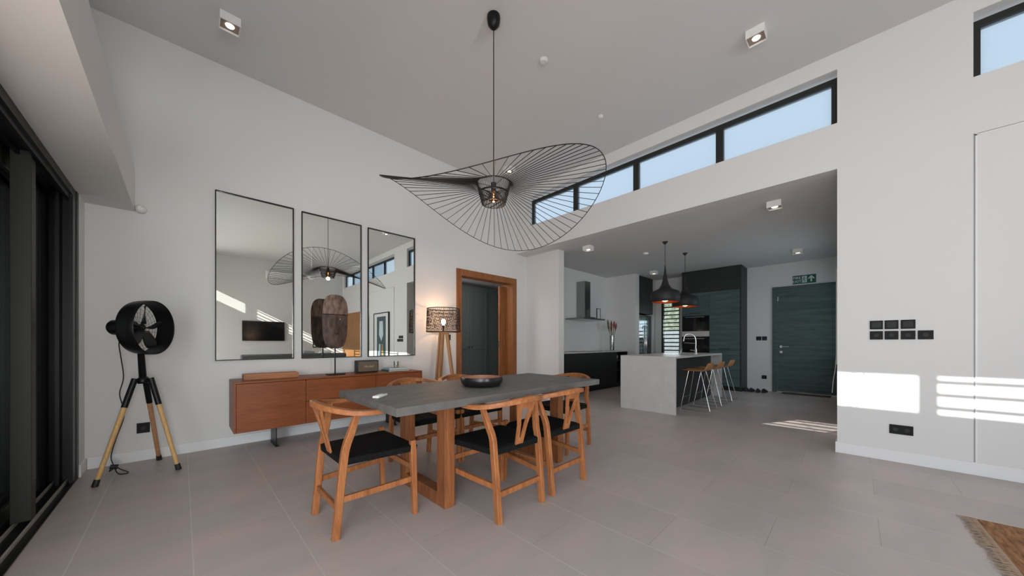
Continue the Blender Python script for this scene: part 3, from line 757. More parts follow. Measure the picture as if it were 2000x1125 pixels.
# ------------------------------------------------------------------ dining table
tb = thing('dining_table', 'concrete-topped dining table on two teak frame legs', 'table', (1.82, 2.15, 0))
obj('tabletop', box(NB(), .812, 2.84, 1.70, 2.62, .702, .750), 'concrete', tb, bevel=.003)
for x_ in (1.232, 2.44):
    f = NB(); y0_, y1_ = 1.885, 2.52
    for (a_, b__, c_, d_) in ((y0_, y0_+.095, 0, .70), (y1_-.095, y1_, 0, .70), (y0_+.095, y1_-.095, 0, .09), (y0_+.095, y1_-.095, .61, .70)): box(f, x_, x_+.08, a_, b__, c_, d_)
    obj('leg_frame', f, 'teak_leg', tb, bevel=.003)
# bowl
bw = thing('wooden_bowl', 'black wooden bowl with a red-brown inside on the table', 'bowl', (1.735, 2.115, .75))
bc = (1.735, 2.115, .7505)
obj('outside', lathe(NB(), [(.01, 0), (.13, 0), (.155, .012), (.168, .035), (.170, .055), (.166, .074), (.160, .0745), (.162, .06), (.158, .02), (.12, .008)], bc, 48), 'bowl_black', bw, smooth=50)
obj('inside', lathe(NB(), [(.002, .012), (.13, .014), (.150, .022), (.157, .042), (.1600, .072)], bc, 48, cap=False), 'bowl_inside', bw, smooth=50)
# remote
rm = thing('remote_control', 'white remote control lying on the concrete table', 'remote control', (.955, 2.13, .75))
f = NB(); box(f, -.062, .062, -.022, .022, 0.0005, .017); o = obj('body', f, 'remote_white', rm, bevel=.006, smooth=40, world=False)
obj('screen', box(NB(), .018, .050, -.015, .015, .017, .0178), 'button_grey', rm, world=False)
obj('buttons', box(NB(), -.03, .008, -.012, .012, .017, .018), 'white_trim', rm, world=False)
rm.rotation_euler = (0, 0, math.radians(40)); rm.location = (.905, 2.125, .75)

# ------------------------------------------------------------------ wishbone chairs
def make_chair():
    t_ = thing('dining_chair', 'x', 'chair', (0, 0, 0), 'dining chairs around the concrete table')
    for s in (-1, 1):
        pts = smoothpath([(-.232, s*.200, 0), (-.212, s*.203, .22), (-.192, s*.205, .42), (-.176, s*.203, .51), (-.152, s*.222, .60), (-.128, s*.248, .705)], 5)
        n_ = len(pts); rc = [(.0165 if i < n_*.75 else .0165-.004*(i/n_-.75)*4, .020 if i < n_*.7 else .020-.006*(i/n_-.7)/.3) for i in range(n_)]
        obj('rear_leg', tube(NB(), pts, .02, rect=rc, up=(1, 0, 0)), 'teak', t_)
        obj('front_leg', tube(NB(), [(.228, s*.243, 0), (.216, s*.240, .40), (.213, s*.239, .475)], .017, rect=[(.015, .015), (.019, .019), (.017, .017)], up=(1, 0, 0)), 'teak', t_, bevel=.002)
        obj('side_stretcher', tube(NB(), [(-.21, s*.203, .215), (0.0, s*.224, .222), (.221, s*.240, .23)], .01, rect=(.010, .017), up=(0, 0, 1)), 'teak', t_)
    obj('front_stretcher', tube(NB(), [(.221, -.240, .30), (.221, .240, .30)], .01, rect=(.010, .016), up=(0, 0, 1)), 'teak', t_)
    obj('rear_stretcher', tube(NB(), [(-.216, -.202, .165), (-.216, .202, .165)], .01, rect=(.010, .017), up=(0, 0, 1)), 'teak', t_)
    # bent top rail
    pts = []; rc = []
    for k in range(33):
        a_ = -PI/2-.02 + (PI+.04)*k/32
        x_ = -.02-.265*math.cos(a_)**.85 if math.cos(a_) > 0 else -.02-.265*math.cos(a_)
        y_ = .272*math.sin(a_)*(1 - .0*k); u = abs(math.sin(a_))
        z_ = .738-.042*u**2
        if k in (0, 32): x_ = .015
        pts.append((x_, y_, z_)); rc.append((.016+.010*(u**4), .019-.005*u))
    obj('top_rail', tube(NB(), pts, .02, rect=rc, up=(0, 0, 1)), 'teak_x', t_)
    # Y splat with slot
    f = NB()
    def SP(y_, h_): return (-.205-.070*h_, y_, .44+.285*h_)
    for s in (-1, 1):
        tube(f, [SP(s*.020, 0), SP(s*.030, .45), SP(s*.068, 1.0)], .01, rect=[(.015, .006), (.0145, .006), (.018, .006)], up=(1, 0, .25))
    tube(f, [SP(0, 0), SP(0, .14)], .01, rect=(.03, .006), up=(1, 0, .25))
    tube(f, [SP(0, .84), SP(0, 1.0)], .01, rect=[(.035, .006), (.062, .006)], up=(1, 0, .25))
    obj('back_splat', f, 'teak', t_)
    # woven seat: four bevelled quadrants, dished
    bm = NB(); N1 = 20; top = []; bot = []
    for i in range(N1+1):
        u = i/N1; rt = []; rb = []
        for j in range(N1+1):
            v = j/N1*2-1; x_ = -.205+u*.445; hw = .212+u*.045; y_ = v*hw
            e_ = min(min(u, 1-u)*2, 1-abs(v)); z_ = .452-.012*min(1, e_*2.2)*(1) + .004*math.sin(e_*60)*.2
            if e_ < .06: z_ = .452-.010*(1-e_/.06)**2
            rt.append(bm.verts.new((x_, y_, z_))); rb.append(bm.verts.new((x_*.98, y_*.97, .404)))
        top.append(rt); bot.append(rb)
    for i in range(N1):
        for j in range(N1):
            bm.faces.new([top[i][j], top[i+1][j], top[i+1][j+1], top[i][j+1]]); bm.faces.new([bot[i][j], bot[i][j+1], bot[i+1][j+1], bot[i+1][j]])
        bm.faces.new([top[i][0], bot[i][0], bot[i+1][0], top[i+1][0]]); bm.faces.new([top[i][N1], top[i+1][N1], bot[i+1][N1], bot[i][N1]])
        bm.faces.new([top[0][i], top[0][i+1], bot[0][i+1], bot[0][i]]); bm.faces.new([top[N1][i], bot[N1][i], bot[N1][i+1], top[N1][i+1]])
    obj('woven_seat', bm, 'cord_seat', t_, smooth=35)
    return t_
ch = make_chair()
spots = [(.842, 2.225, 0, 'teak wishbone chair with black cord seat at the near left table end'),
         (1.573, 1.742, PI/2, 'teak wishbone chair on the camera side, left one of the pair'),
         (2.103, 1.755, PI/2, 'teak wishbone chair on the camera side, right one of the pair'),
         (1.575, 2.775, -PI/2, 'teak wishbone chair across the table, beside the sideboard'),
         (2.10, 2.775, -PI/2, 'teak wishbone chair across the table, in front of the floor lamp'),
         (2.90, 2.20, PI, 'teak wishbone chair at the far table end nearest the kitchen')]
for i, (x_, y_, rz, lb) in enumerate(spots):
    o = ch if i == 0 else dup(ch)
    o.location = (x_, y_, 0); o.rotation_euler = (0, 0, rz); o['label'] = lb

# ------------------------------------------------------------------ rug
rg = thing('rug', 'fringed orange-brown woven rug corner at lower right', 'rug', (3.5, -.9, 0))
bm = NB(); bm_pts = [(3.50, -.50), (3.44, -1.9), (2.0, -2.0), (2.62, -.50)]
bm_pts = [(3.505, -.505), (3.60, -2.40), (1.2, -2.45), (1.1, -.59)]
prism(bm, bm_pts, 'z', .0005, .010)
obj('pile', bm, 'rug', rg)
f = NB(); rnd = random.Random(5)
n_ = 170
for k in range(n_):
    t_ = k/n_; x_ = 3.505-2.405*t_*.5; y_ = -.505-.085*t_*.5
    tube(f, [(x_, y_-.025, .0095), (x_+rnd.uniform(-.012, .012), y_+.01, .008), (x_+rnd.uniform(-.03, .03), y_+rnd.uniform(.025, .055), .003)], [.0026, .0026, .001], 4)
o = obj('fringe', f, 'fringe', rg)
f = NB()
for k in range(60):
    x_ = rnd.uniform(1.3, 3.45); y_ = rnd.uniform(-1.4, -.60); tube(f, [(x_, y_, .0095), (x_-rnd.uniform(.05, .16), y_-rnd.uniform(-.01, .02), .0095)], .006, 4)
obj('dark_flecks', f, 'rug_dark', rg)

# ================================================================== KITCHEN
# counter run under the hood
kc = thing('base_cabinet', 'black kitchen base cabinets along the hood wall', 'cabinet', (6.7, 4.4, 0))
obj('body', box(NB(), 5.20, 7.62, 4.09, YB+.04, .10, .872), 'cabinet_black', kc)
obj('plinth', box(NB(), 5.20, 8.19, 4.16, YB+.04, 0, .10), 'cabinet_black', kc)
for i in range(4):
    x_ = 5.21+i*.602
    obj('door', box(NB(), x_, x_+.598, 4.07, 4.09, .11, .866), 'cabinet_black', kc, bevel=.002)
f = NB(); box(f, 7.62, 7.64, 4.09, 4.69, .10, .872); box(f, 8.17, 8.19, 4.09, 4.69, .10, .872); box(f, 7.64, 8.17, 4.66, 4.69, .10, .872); box(f, 7.64, 8.17, 4.09, 4.66, .10, .12)
for z_ in (.40, .64): box(f, 7.64, 8.17, 4.10, 4.66, z_, z_+.015)
obj('open_shelf', f, 'cabinet_black', kc)
tag(obj('worktop', box(NB(), 5.20, 8.19, 4.05, YB+.035, .8725, .895), 'stone_white', bevel=.002), 'pale stone worktop running along the hood wall', 'worktop')
tag(obj('hob', box(NB(), 6.35, 7.05, 4.14, 4.60, .8955, .902), 'oven_glass', bevel=.002), 'thin black cooktop let into the worktop under the hood', 'hob')
for k in range(3):
    gl_ = tag(obj('glass_jar', lathe(NB(), [(.03, 0), (.036, .006), (.036, .12), (.026, .14)], (7.74+.14*k, 4.3, .655), 18), 'vase_glass', smooth=40),
        'glass jar in the open shelf, %s from the left' % ('first', 'second', 'third')[k], 'jar', 'jars in the open kitchen shelf')
# hood
hd = thing('range_hood', 'stainless steel chimney hood over the cooktop', 'range hood', (6.85, 4.5, 1.63))
obj('chimney', box(NB(), 6.80, 7.04, 4.46, YB+.035, 1.70, 2.56), 'steel', hd, bevel=.003)
f = NB(); box(f, 6.35, 7.27, 4.20, YB+.035, 1.63, 1.665); obj('canopy', f, 'steel', hd, bevel=.003)
obj('canopy_top', prism(NB(), [(6.60, 1.665), (7.20, 1.665), (7.04, 1.70), (6.80, 1.70)], 'y', 4.34, YB+.03), 'steel', hd)
fp = thing('picture_frame', 'small black framed picture standing on the hood', 'picture frame', (7.13, 4.45, 1.665))
f = NB()
x0, x1, z0, z1, yy = 7.075, 7.235, 1.666, 1.92, 4.30
for bx in ((x0, x0+.012, yy, yy+.02, z0, z1), (x1-.012, x1, yy, yy+.02, z0, z1), (x0+.012, x1-.012, yy, yy+.02, z0, z0+.012), (x0+.012, x1-.012, yy, yy+.02, z1-.012, z1)): box(f, *bx)
obj('frame', f, 'black_matte', fp); obj('print', box(NB(), x0+.012, x1-.012, yy+.008, yy+.016, z0+.012, z1-.012), 'print_paper', fp)
# vase with flowers
vs = thing('flower_vase', 'glass vase with red and green tropical stems on the worktop', 'vase', (7.93, 4.37, .895))
VX, VY = 7.93, 4.38
obj('glass', lathe(NB(), [(.05, .896), (.055, .90), (.062, 1.28), (.058, 1.28), (.050, .91)], (VX, VY, 0), 24), 'vase_glass', vs, smooth=40)
f = NB(); tips = [(-.16, .02, 1.58), (-.07, -.02, 1.55), (.10, .0, 1.55), (.14, -.03, 1.50), (.03, .04, 1.46), (-.11, .04, 1.50)]
for (a_, b__, z_) in tips: tube(f, [(VX-a_*.25, VY-b__, .92), (VX+a_*.4, VY+b__*.5, 1.28), (VX+a_, VY+b__, z_-.05)], .006, 5)
obj('stems', f, 'stem', vs)
for i, (a_, b__, z_) in enumerate(tips):
    f = NB(); d_ = Vector((a_*.7, b__, .5)).normalized()
    lathe(f, [(.004, -.10), (.026, -.05), (.040, .0), (.028, .06), (.003, .12)], (VX+a_, VY+b__, z_), 8, d_)
    bmesh.ops.scale(f, vec=(1, .5, 1), space=Matrix.Translation((-(VX+a_), -(VY+b__), -z_)), verts=f.verts)
    obj('flower', f, 'leaf_green' if i in (0, 5) else 'petal_red', vs, smooth=50, label='green bract' if i in (0, 5) else 'dark red bract')
# upper cabinet + fridge in the niche
uc = thing('upper_cabinet', 'dark upper cabinet above the fridge, beside the pier', 'cabinet', (8.87, 4.2, 1.87))
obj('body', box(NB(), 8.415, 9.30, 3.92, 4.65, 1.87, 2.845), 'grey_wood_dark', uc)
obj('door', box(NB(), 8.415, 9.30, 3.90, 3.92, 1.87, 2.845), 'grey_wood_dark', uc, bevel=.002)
struct('trim_1', box(NB(), 9.30, 9.495, 3.905, 4.65, 0, HK), 'wall')
fr = thing('refrigerator', 'steel double-door refrigerator in the niche with a dispenser', 'refrigerator', (8.87, 4.2, 0))
obj('body', box(NB(), 8.43, 9.27, 3.99, 4.64, .02, 1.84), 'fridge_steel', fr)
for (a_, b__, hx) in ((8.43, 8.846, 8.80), (8.854, 9.27, 8.90)):
    d_ = obj('door', box(NB(), a_, b__, 3.93, 3.99, .04, 1.83), 'fridge_steel', fr, bevel=.006)
    obj('handle', tube(NB(), [(hx, 3.93, 1.55), (hx, 3.895, 1.52), (hx, 3.895, .62), (hx, 3.93, .59)], .011, 8), 'chrome', d_, smooth=40)
obj('dispenser', box(NB(), 8.50, 8.72, 3.922, 3.932, 1.05, 1.45), 'oven_glass', fr)
# louvre window in end wall
lw = sthing('window_4', (XE, 3.5, LW[2]))
f = NB(); y0, y1, z0, z1 = LW
box(f, XE-.01, XE+.08, y0, y0+.03, z0, z1); box(f, XE-.01, XE+.08, y1-.045, y1, z0, z1); box(f, XE-.01, XE+.08, y0, y1, z0, z0+.03); box(f, XE-.01, XE+.08, y0, y1, z1-.03, z1)
obj('window_frame', f, 'black_matte', lw)
f = NB(); g = NB(); nb = 13; ph = (z1-z0-.06)/nb
for i in range(nb):
    z_ = z0+.03+ph*(i+.5)
    box(f, XE+.01, XE+.05, y0+.03, y1-.045, z_-.052-.015, z_-.052+.015)
    prism(g, [(XE+.012, z_-.05), (XE+.018, z_-.05), (XE+.05, z_+.05), (XE+.044, z_+.05)], 'y', y0+.03, y1-.045)
obj('blade_rails', f, 'black_matte', lw); obj('glass_blades', g, 'clear_glass', lw)
tag(obj('hedge', box(NB(), 10.8, 11.2, 2.0, 5.8, 1.4505, 2.3), 'hedge'), 'sunlit greenery outside the kitchen louvre window', 'hedge')
struct('wall_garden', box(NB(), 10.7, 11.3, 1.5, 6.5, -.12, 1.45), 'wall')
# tall cabinets with oven and microwave
tcab = thing('tall_cabinet', 'tall grey-green wood cabinet block with built-in ovens', 'cabinet', (9.15, 2.38, 0))
TX = 8.93
obj('body', box(NB(), TX, XE-.005, 1.79, 3.01, .10, 2.845), 'cabinet_black', tcab)
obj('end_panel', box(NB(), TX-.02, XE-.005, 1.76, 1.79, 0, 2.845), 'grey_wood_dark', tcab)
obj('plinth', box(NB(), TX+.05, XE-.005, 1.79, 3.01, 0, .10), 'cabinet_black', tcab)
def front(nm, y0, y1, z0, z1, m_='grey_wood'):
    return obj(nm, box(NB(), TX-.02, TX, y0+.002, y1-.002, z0+.002, z1-.002), m_, tcab, bevel=.0015)
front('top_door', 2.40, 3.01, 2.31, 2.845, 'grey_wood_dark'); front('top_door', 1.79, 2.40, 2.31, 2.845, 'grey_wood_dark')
d1 = front('door', 1.79, 2.40, .93, 2.305); d2 = front('door', 1.79, 2.40, .10, .925)
d3 = front('door', 2.40, 3.01, 1.745, 2.305); d4 = front('drawer', 2.40, 3.01, .10, .66)
front('filler_strip', 2.40, 3.01, 1.245, 1.375, 'stone_white')
for d_, (a_, b__, z_) in ((d3, (2.60, 2.85, 1.80)), (d1, (1.97, 2.2, .955)), (d4, (2.60, 2.85, .62))):
    obj('handle', box(NB(), TX-.045, TX-.020, a_, b__, z_, z_+.014), 'black_matte', d_)
struct('trim_2', box(NB(), XE-.06, XE, 3.01, 3.24, 0, HK), 'wall')
def appliance(nm, lb, z0, z1, hz):
    t_ = thing(nm, lb, 'oven', (TX, 2.70, z0))
    obj('glass_front', box(NB(), TX-.028, TX-.0005, 2.405, 3.005, z0, z1), 'oven_glass', t_, bevel=.002)
    obj('handle', tube(NB(), [(TX-.03, 2.50, hz), (TX-.06, 2.50, hz), (TX-.06, 2.91, hz), (TX-.03, 2.91, hz)], .009, 8), 'chrome', t_)
appliance('microwave_oven', 'black glass built-in microwave, upper of the two ovens', 1.38, 1.74, 1.715)
appliance('built_in_oven', 'black glass built-in oven below the pale strip', .665, 1.24, 1.19)
# island
isl = thing('kitchen_island', 'kitchen island with pale stone end panels and dark base', 'kitchen island', (6.6, 2.33, 0))
IX0, IX1, IY0, IY1, IZ = 5.32, 7.86, 1.885, 2.78, .884
obj('end_panel', box(NB(), IX0, IX0+.03, IY0, IY1, 0, IZ-.030), 'stone_white', isl, bevel=.002)
obj('end_panel', box(NB(), IX1-.03, IX1, IY0, IY1, 0, IZ-.030), 'stone_white', isl, bevel=.002)
obj('worktop', box(NB(), IX0, IX1, IY0, IY1, IZ-.0298, IZ), 'stone_white', isl, bevel=.002)
obj('base', box(NB(), IX0+.03, IX1-.03, 2.10, IY1-.02, .0, IZ-.030), 'grey_wood_dark', isl)
for i in range(4): obj('back_panel', box(NB(), IX0+.035+i*.62, IX0+.65+i*.62, 2.08, 2.10, .02, IZ-.035), 'cabinet_black', isl)
# tap + sink
tp_ = thing('kitchen_tap', 'chrome gooseneck tap with spring on the island', 'tap', (6.85, 2.05, IZ))
TXp, TYp = 6.85, 2.07
obj('base', lathe(NB(), [(.028, 0), (.028, .01), (.02, .02), (.018, .09), (.014, .1)], (TXp, TYp, IZ+.0005), 18), 'chrome', tp_, smooth=40)
obj('neck', tube(NB(), smoothpath([(TXp, TYp, IZ+.08), (TXp, TYp, IZ+.26), (TXp-.01, TYp+.03, IZ+.345), (TXp-.03, TYp+.10, IZ+.375), (TXp-.05, TYp+.17, IZ+.345), (TXp-.06, TYp+.195, IZ+.24)], 6), .009, 10), 'chrome', tp_, smooth=40)
obj('lever', tube(NB(), [(TXp, TYp, IZ+.06), (TXp-.02, TYp+.09, IZ+.075)], .007, 8), 'chrome', tp_)
obj('support_arm', tube(NB(), [(TXp, TYp, IZ+.20), (TXp-.055, TYp+.185, IZ+.21)], .005, 8), 'chrome', tp_)
sp_ = thing('soap_bottle', 'small clear bottle beside the kitchen tap', 'bottle', (6.80, 2.30, IZ))
obj('glass', lathe(NB(), [(.03, 0), (.032, .01), (.032, .11), (.012, .14), (.012, .16)], (6.80, 2.32, IZ+.0005), 18), 'vase_glass', sp_, smooth=40)
snk = tag(obj('sink', box(NB(), 6.35, 6.75, 2.15, 2.6, IZ+.0002, IZ+.003), 'steel'), 'steel sink rim in the island top', 'sink')
# bar stools
def make_stool():
    t_ = thing('bar_stool', 'x', 'bar stool', (0, 0, 0), 'bar stools at the island')
    bm = NB(); prof = [(.20, .655), (.17, .650), (.05, .645), (-.10, .643), (-.155, .650), (-.185, .680), (-.205, .735), (-.215, .775)]
    hw = [.155, .185, .205, .205, .20, .195, .185, .15]
    T = []; B = []
    for i, ((y_, z_), h_) in enumerate(zip(prof, hw)):
        rt = []; rb = []
        for j in range(9):
            v = j/8*2-1; zz = z_+.012*v*v*(1 if i < 4 else .3); yy = y_ + (.030*v*v if i >= 4 else 0)
            dn = Vector((0, 0, -.014)) if i < 4 else Vector((0, -.012, -.004))
            rt.append(bm.verts.new((v*h_, yy, zz))); rb.append(bm.verts.new(Vector((v*h_, yy, zz))+dn))
        T.append(rt); B.append(rb)
    for i in range(7):
        for j in range(8):
            bm.faces.new([T[i][j], T[i+1][j], T[i+1][j+1], T[i][j+1]]); bm.faces.new([B[i][j], B[i][j+1], B[i+1][j+1], B[i+1][j]])
        bm.faces.new([T[i][0], B[i][0], B[i+1][0], T[i+1][0]]); bm.faces.new([T[i][8], T[i+1][8], B[i+1][8], B[i][8]])
    for j in range(8): bm.faces.new([T[0][j], T[0][j+1], B[0][j+1], B[0][j]]); bm.faces.new([T[7][j], B[7][j], B[7][j+1], T[7][j+1]])
    obj('seat', bm, 'tan_leather', t_, subsurf=1, smooth=60)
    for s in (-1, 1):
        f = NB(); tube(f, smoothpath([(s*.13, .10, .635), (s*.185, .205, .03), (s*.188, .200, .008), (s*.188, .17, .008), (s*.188, -.20, .008), (s*.188, -.225, .008), (s*.185, -.225, .03), (s*.13, -.08, .635)], 3), .006, 8)
        obj('leg_frame', f, 'chrome', t_, smooth=50)
    obj('footrest', tube(NB(), [(-.170, .175, .20), (.170, .175, .20)], .006, 8), 'chrome', t_)
    f = NB(); tube(f, [(-.13, .10, .632), (.13, .10, .632)], .006, 8); tube(f, [(-.13, -.08, .630), (.13, -.08, .630)], .006, 8)
    obj('seat_support', f, 'chrome', t_)
    return t_
st = make_stool()
for i, (x_, y_, lb) in enumerate([(6.06, 1.80, 'tan bar stool on chrome legs nearest the camera'), (6.72, 1.80, 'middle tan bar stool at the island'), (7.42, 1.80, 'tan bar stool farthest from the camera, near the tall cabinets')]):
    o = st if i == 0 else dup(st); o.location = (x_, y_, 0); o['label'] = lb
# copper lined pendants
def kpend(x, y, lb):
    t_ = thing('pendant_lamp', lb, 'pendant lamp', (x, y, HK), 'black pendants over the island')
    zb = 1.80
    outer = [(.215, 0), (.232, .02), (.236, .08), (.232, .15), (.215, .185), (.16, .205), (.10, .24), (.062, .30), (.036, .40), (.020, .50), (.010, .60), (.006, .64)]
    obj('shade', lathe(NB(), outer, (x, y, zb), 48, cap=False), 'black_matte', t_, smooth=50)
    inner = [(.213, .0), (.226, .03), (.229, .08), (.225, .145), (.205, .178), (.15, .197), (.05, .21), (.002, .212)]
    obj('copper_lining', lathe(NB(), inner, (x, y, zb), 48, cap=False), 'copper', t_, smooth=50)
    obj('bulb', lathe(NB(), [(.02, .14), (.045, .10), (.058, .06), (.045, .02), (.005, .004)], (x, y, zb), 20), 'pendant_glow', t_, smooth=50)
    obj('cord', tube(NB(), [(x, y, zb+.63), (x, y, HK-.03)], .0045, 6), 'black_wire', t_)
    obj('ceiling_cup', lathe(NB(), [(.045, 0), (.045, -.006), (.012, -.045), (.005, -.05)], (x, y, HK), 20), 'black_matte', t_, smooth=40)
    l = lamp('pendant_light', 'POINT', (0, 0, 0), 1.5, (1, .6, .35), .04); l.parent = t_; l.location = (0, 0, zb+.01-HK)
kpend(5.975, 2.293, 'black copper-lined pendant nearer the camera, over the island')
kpend(7.009, 2.31, 'black copper-lined pendant farther back, over the island tap')
# entry door
ed = sthing('door_3', (XE, .77, 0))
f = NB(); box(f, XE-.03, XE, 1.20, 1.285, 0, 2.335); box(f, XE-.03, XE, .115, .20, 0, 2.335); box(f, XE-.03, XE, .20, 1.20, 2.25, 2.335)
obj('door_frame', f, 'grey_wood', ed, bevel=.002)
f = NB(); box(f, XE-.012, XE, .205, 1.195, .03, 2.245); dl = obj('door_leaf', f, 'grey_wood', ed)
f = NB()
for z_ in (.55, 1.05, 1.55, 1.95): box(f, XE-.0135, XE-.011, .215, 1.185, z_, z_+.004)
box(f, XE-.0135, XE-.011, .30, .304, .04, 2.24)
obj('panel_grooves', f, 'black_matte', dl)
f = NB(); tube(f, [(XE-.012, 1.13, 1.01), (XE-.06, 1.13, 1.01), (XE-.06, .99, 1.01)], .009, 8); lathe(f, [(.026, 0), (.026, .008)], (XE-.012, 1.13, 1.01), 18, (-1, 0, 0)); lathe(f, [(.026, 0), (.026, .008)], (XE-.012, 1.13, .89), 18, (-1, 0, 0))
obj('door_handle', f, 'chrome', dl, smooth=40)
obj('hinge', box(NB(), XE-.02, XE-.01, 1.175, 1.195, 2.02, 2.12), 'steel', dl)
obj('threshold', box(NB(), XE-.06, XE, .20, 1.20, 0, .025), 'steel', ed)
# exit sign
es_ = thing('exit_sign', 'green FIRE EXIT sign with running figure and arrow above the entry door', 'sign', (XE, .745, 2.45))
obj('board', box(NB(), XE-.008, XE, .554, .936, 2.365, 2.545), 'sign_green', es_)
def RX(y, z, s=1): return Matrix.Translation((-.0095, y, z)) @ Matrix.Rotation(-PI/2, 4, 'Z') @ Matrix.Rotation(PI/2, 4, 'X')
text('FIRE', .075, 'sign_white', 'lettering', es_, RX(.118, .040), bold=.001)
text('EXIT', .075, 'sign_white', 'lettering', es_, RX(.118, -.036), bold=.001)
def yz(pts, y, z): return [(XE-.009, .745+y-p[0], 2.455+z+p[1]) for p in pts]
f = NB(); box(f, XE-.0092, XE-.0085, .745-.045, .745+.035, 2.455-.07, 2.455+.07)
obj('pictogram_field', f, 'sign_white', es_)
f = NB(); R0 = .008
lathe(f, [(.010, 0), (.010, .001)], (XE-.0094, .745+.0, 2.455+.045), 12, (-1, 0, 0))
for seg_ in ([(0, .03), (-.005, -.01)], [(-.005, -.01), (.015, -.03), (.008, -.058)], [(-.005, -.01), (-.022, -.03), (-.036, -.034)], [(0, .025), (.02, .012), (.028, .022)], [(0, .025), (-.02, .014), (-.024, 0)]):
    tube(f, [(XE-.0094, .745-p[0], 2.455+p[1]) for p in seg_], .0055, 6)
bmesh.ops.scale(f, vec=(.15, 1, 1), space=Matrix.Translation((-(XE-.0094), 0, 0)), verts=f.verts)
obj('running_figure', f, 'sign_green', es_)
f = NB(); prism(f, [(.745-.115-.014, 2.395), (.745-.115+.014, 2.395), (.745-.115+.014, 2.475), (.745-.115+.05, 2.445), (.745-.115+.05, 2.475), (.745-.115, 2.528), (.745-.115-.05, 2.475), (.745-.115-.05, 2.445), (.745-.115-.014, 2.475)], 'x', XE-.0095, XE-.008)
obj('arrow', f, 'sign_white', es_)
# shoes
for i, (x_, y_, r_, lb) in enumerate([(9.13, 1.70, .1, 'dark shoe at the left end of the row under the switches'), (9.14, 1.605, -.05, 'dark shoe second from the left in the row'),
                             (9.12, 1.49, .08, 'dark shoe second from the right in the row'), (9.16, 1.38, -.08, 'dark shoe nearest the entry door')]):
    t_ = thing('shoe', lb, 'shoe', (x_, y_, 0), 'dark shoes by the entry wall')
    bm = NB(); secs = [(-.13, .028, .062), (-.10, .036, .075), (-.04, .034, .078), (.02, .038, .058), (.08, .044, .042), (.12, .034, .034), (.138, .012, .022)]
    rings = []
    for (xx, hw_, hh_) in secs:
        rings.append([bm.verts.new((xx, hw_*math.cos(PI*k/8)*1.0, .012+max(0, math.sin(PI*k/8))*hh_)) for k in range(9)])
    for a_, b__ in zip(rings, rings[1:]):
        for k in range(8): bm.faces.new([a_[k], a_[k+1], b__[k+1], b__[k]])
        bm.faces.new([a_[0], b__[0], b__[8], a_[8]])
    bm.faces.new(rings[0]); bm.faces.new(rings[-1][::-1])
    obj('upper', bm, 'shoe', t_, world=False, smooth=60)
    obj('sole', prism(NB(), [(-.135, -.03), (.05, -.042), (.12, -.034), (.142, 0), (.12, .034), (.05, .042), (-.135, .03)], 'z', 0.0005, .013), 'black_matte', t_, world=False)
    t_.rotation_euler = (0, 0, r_)
tag(obj('door_mat', box(NB(), 9.18, 9.42, .32, 1.10, .0005, .010), 'rug_dark'), 'thin dark door mat lying in front of the entry door', 'door mat')
# white blind and cord just inside the opening
bl = thing('window_blind', 'narrow edge of a white blind just inside the kitchen opening', 'blind', (6.5, .14, 0))
obj('blind_edge', box(NB(), 6.42, 6.5, .102, .172, .80, 2.13), 'white_plastic', bl)
obj('cord', tube(NB(), smoothpath([(6.3, .165, .95), (6.3, .175, .75), (6.28, .195, .58), (6.28, .205, .42)], 4), .004, 6), 'white_plastic', bl)

# ================================================================== living end of the room (seen in the mirrors)
tv = thing('television', 'black flat television on the far wall, seen in the left mirror', 'television', (2.1, YF, 1.5))
obj('bezel', box(NB(), 1.47, 2.69, YF+.02, YF+.07, 1.16, 1.85), 'black_matte', tv, bevel=.004)
obj('screen', box(NB(), 1.485, 2.675, YF+.069, YF+.072, 1.175, 1.835), 'tv_black', tv)
obj('bracket', box(NB(), 1.9, 2.25, YF+.001, YF+.02, 1.35, 1.65), 'black_matte', tv)
sf = thing('sofa', 'long grey sofa with its back to the table, seen in mirrors', 'sofa', (2.2, -2.9, 0))
obj('back', box(NB(), 1.15, 3.9, -2.72, -2.50, .08, .76), 'sofa', sf, bevel=.04, smooth=40)
obj('seat', box(NB(), 1.35, 3.70, -3.45, -2.72, .08, .42), 'sofa', sf, bevel=.05, smooth=40)
for x_ in (1.15, 3.70): obj('arm', box(NB(), x_, x_+.20, -3.45, -2.72, .08, .60), 'sofa', sf, bevel=.04, smooth=40)
for (x_, y_) in ((1.25, -2.6), (3.8, -2.6), (1.25, -3.35), (3.8, -3.35)): obj('foot', box(NB(), x_-.03, x_+.03, y_-.03, y_+.03, 0, .085), 'black_matte', sf)
for i, (x_, m_) in enumerate(((2.85, 'cushion'), (3.35, 'white_trim'))):
    f = NB(); box(f, -.19, .19, -.07, .07, -.2, .2)
    o = obj('cushion', f, m_, bevel=.06, smooth=40); o.location = (x_, -2.84, .64); o.rotation_euler = (0.05, .12*(1-2*i), 0)
    tag(o, ('grey cushion on the sofa, seen in the middle mirror', 'white cushion on the sofa, seen in the middle mirror')[i], 'cushion', 'sofa cushions')
ac = thing('air_conditioner', 'white wall air conditioner high above the television', 'air conditioner', (2.6, YF, 3.3))
obj('body', box(NB(), 2.12, 3.05, YF, YF+.22, 3.36, 3.66), 'white_plastic', ac, bevel=.03, smooth=40)
obj('louvre', box(NB(), 2.17, 3.00, YF+.15, YF+.225, 3.375, 3.395), 'button_grey', ac)
cf = thing('ceiling_fan', 'white three-blade ceiling fan over the sofa, seen in mirrors', 'ceiling fan', (2.75, -2.0, HC))
obj('rod', tube(NB(), [(2.75, -2.0, HC), (2.75, -2.0, 3.1)], .014, 10), 'white_plastic', cf)
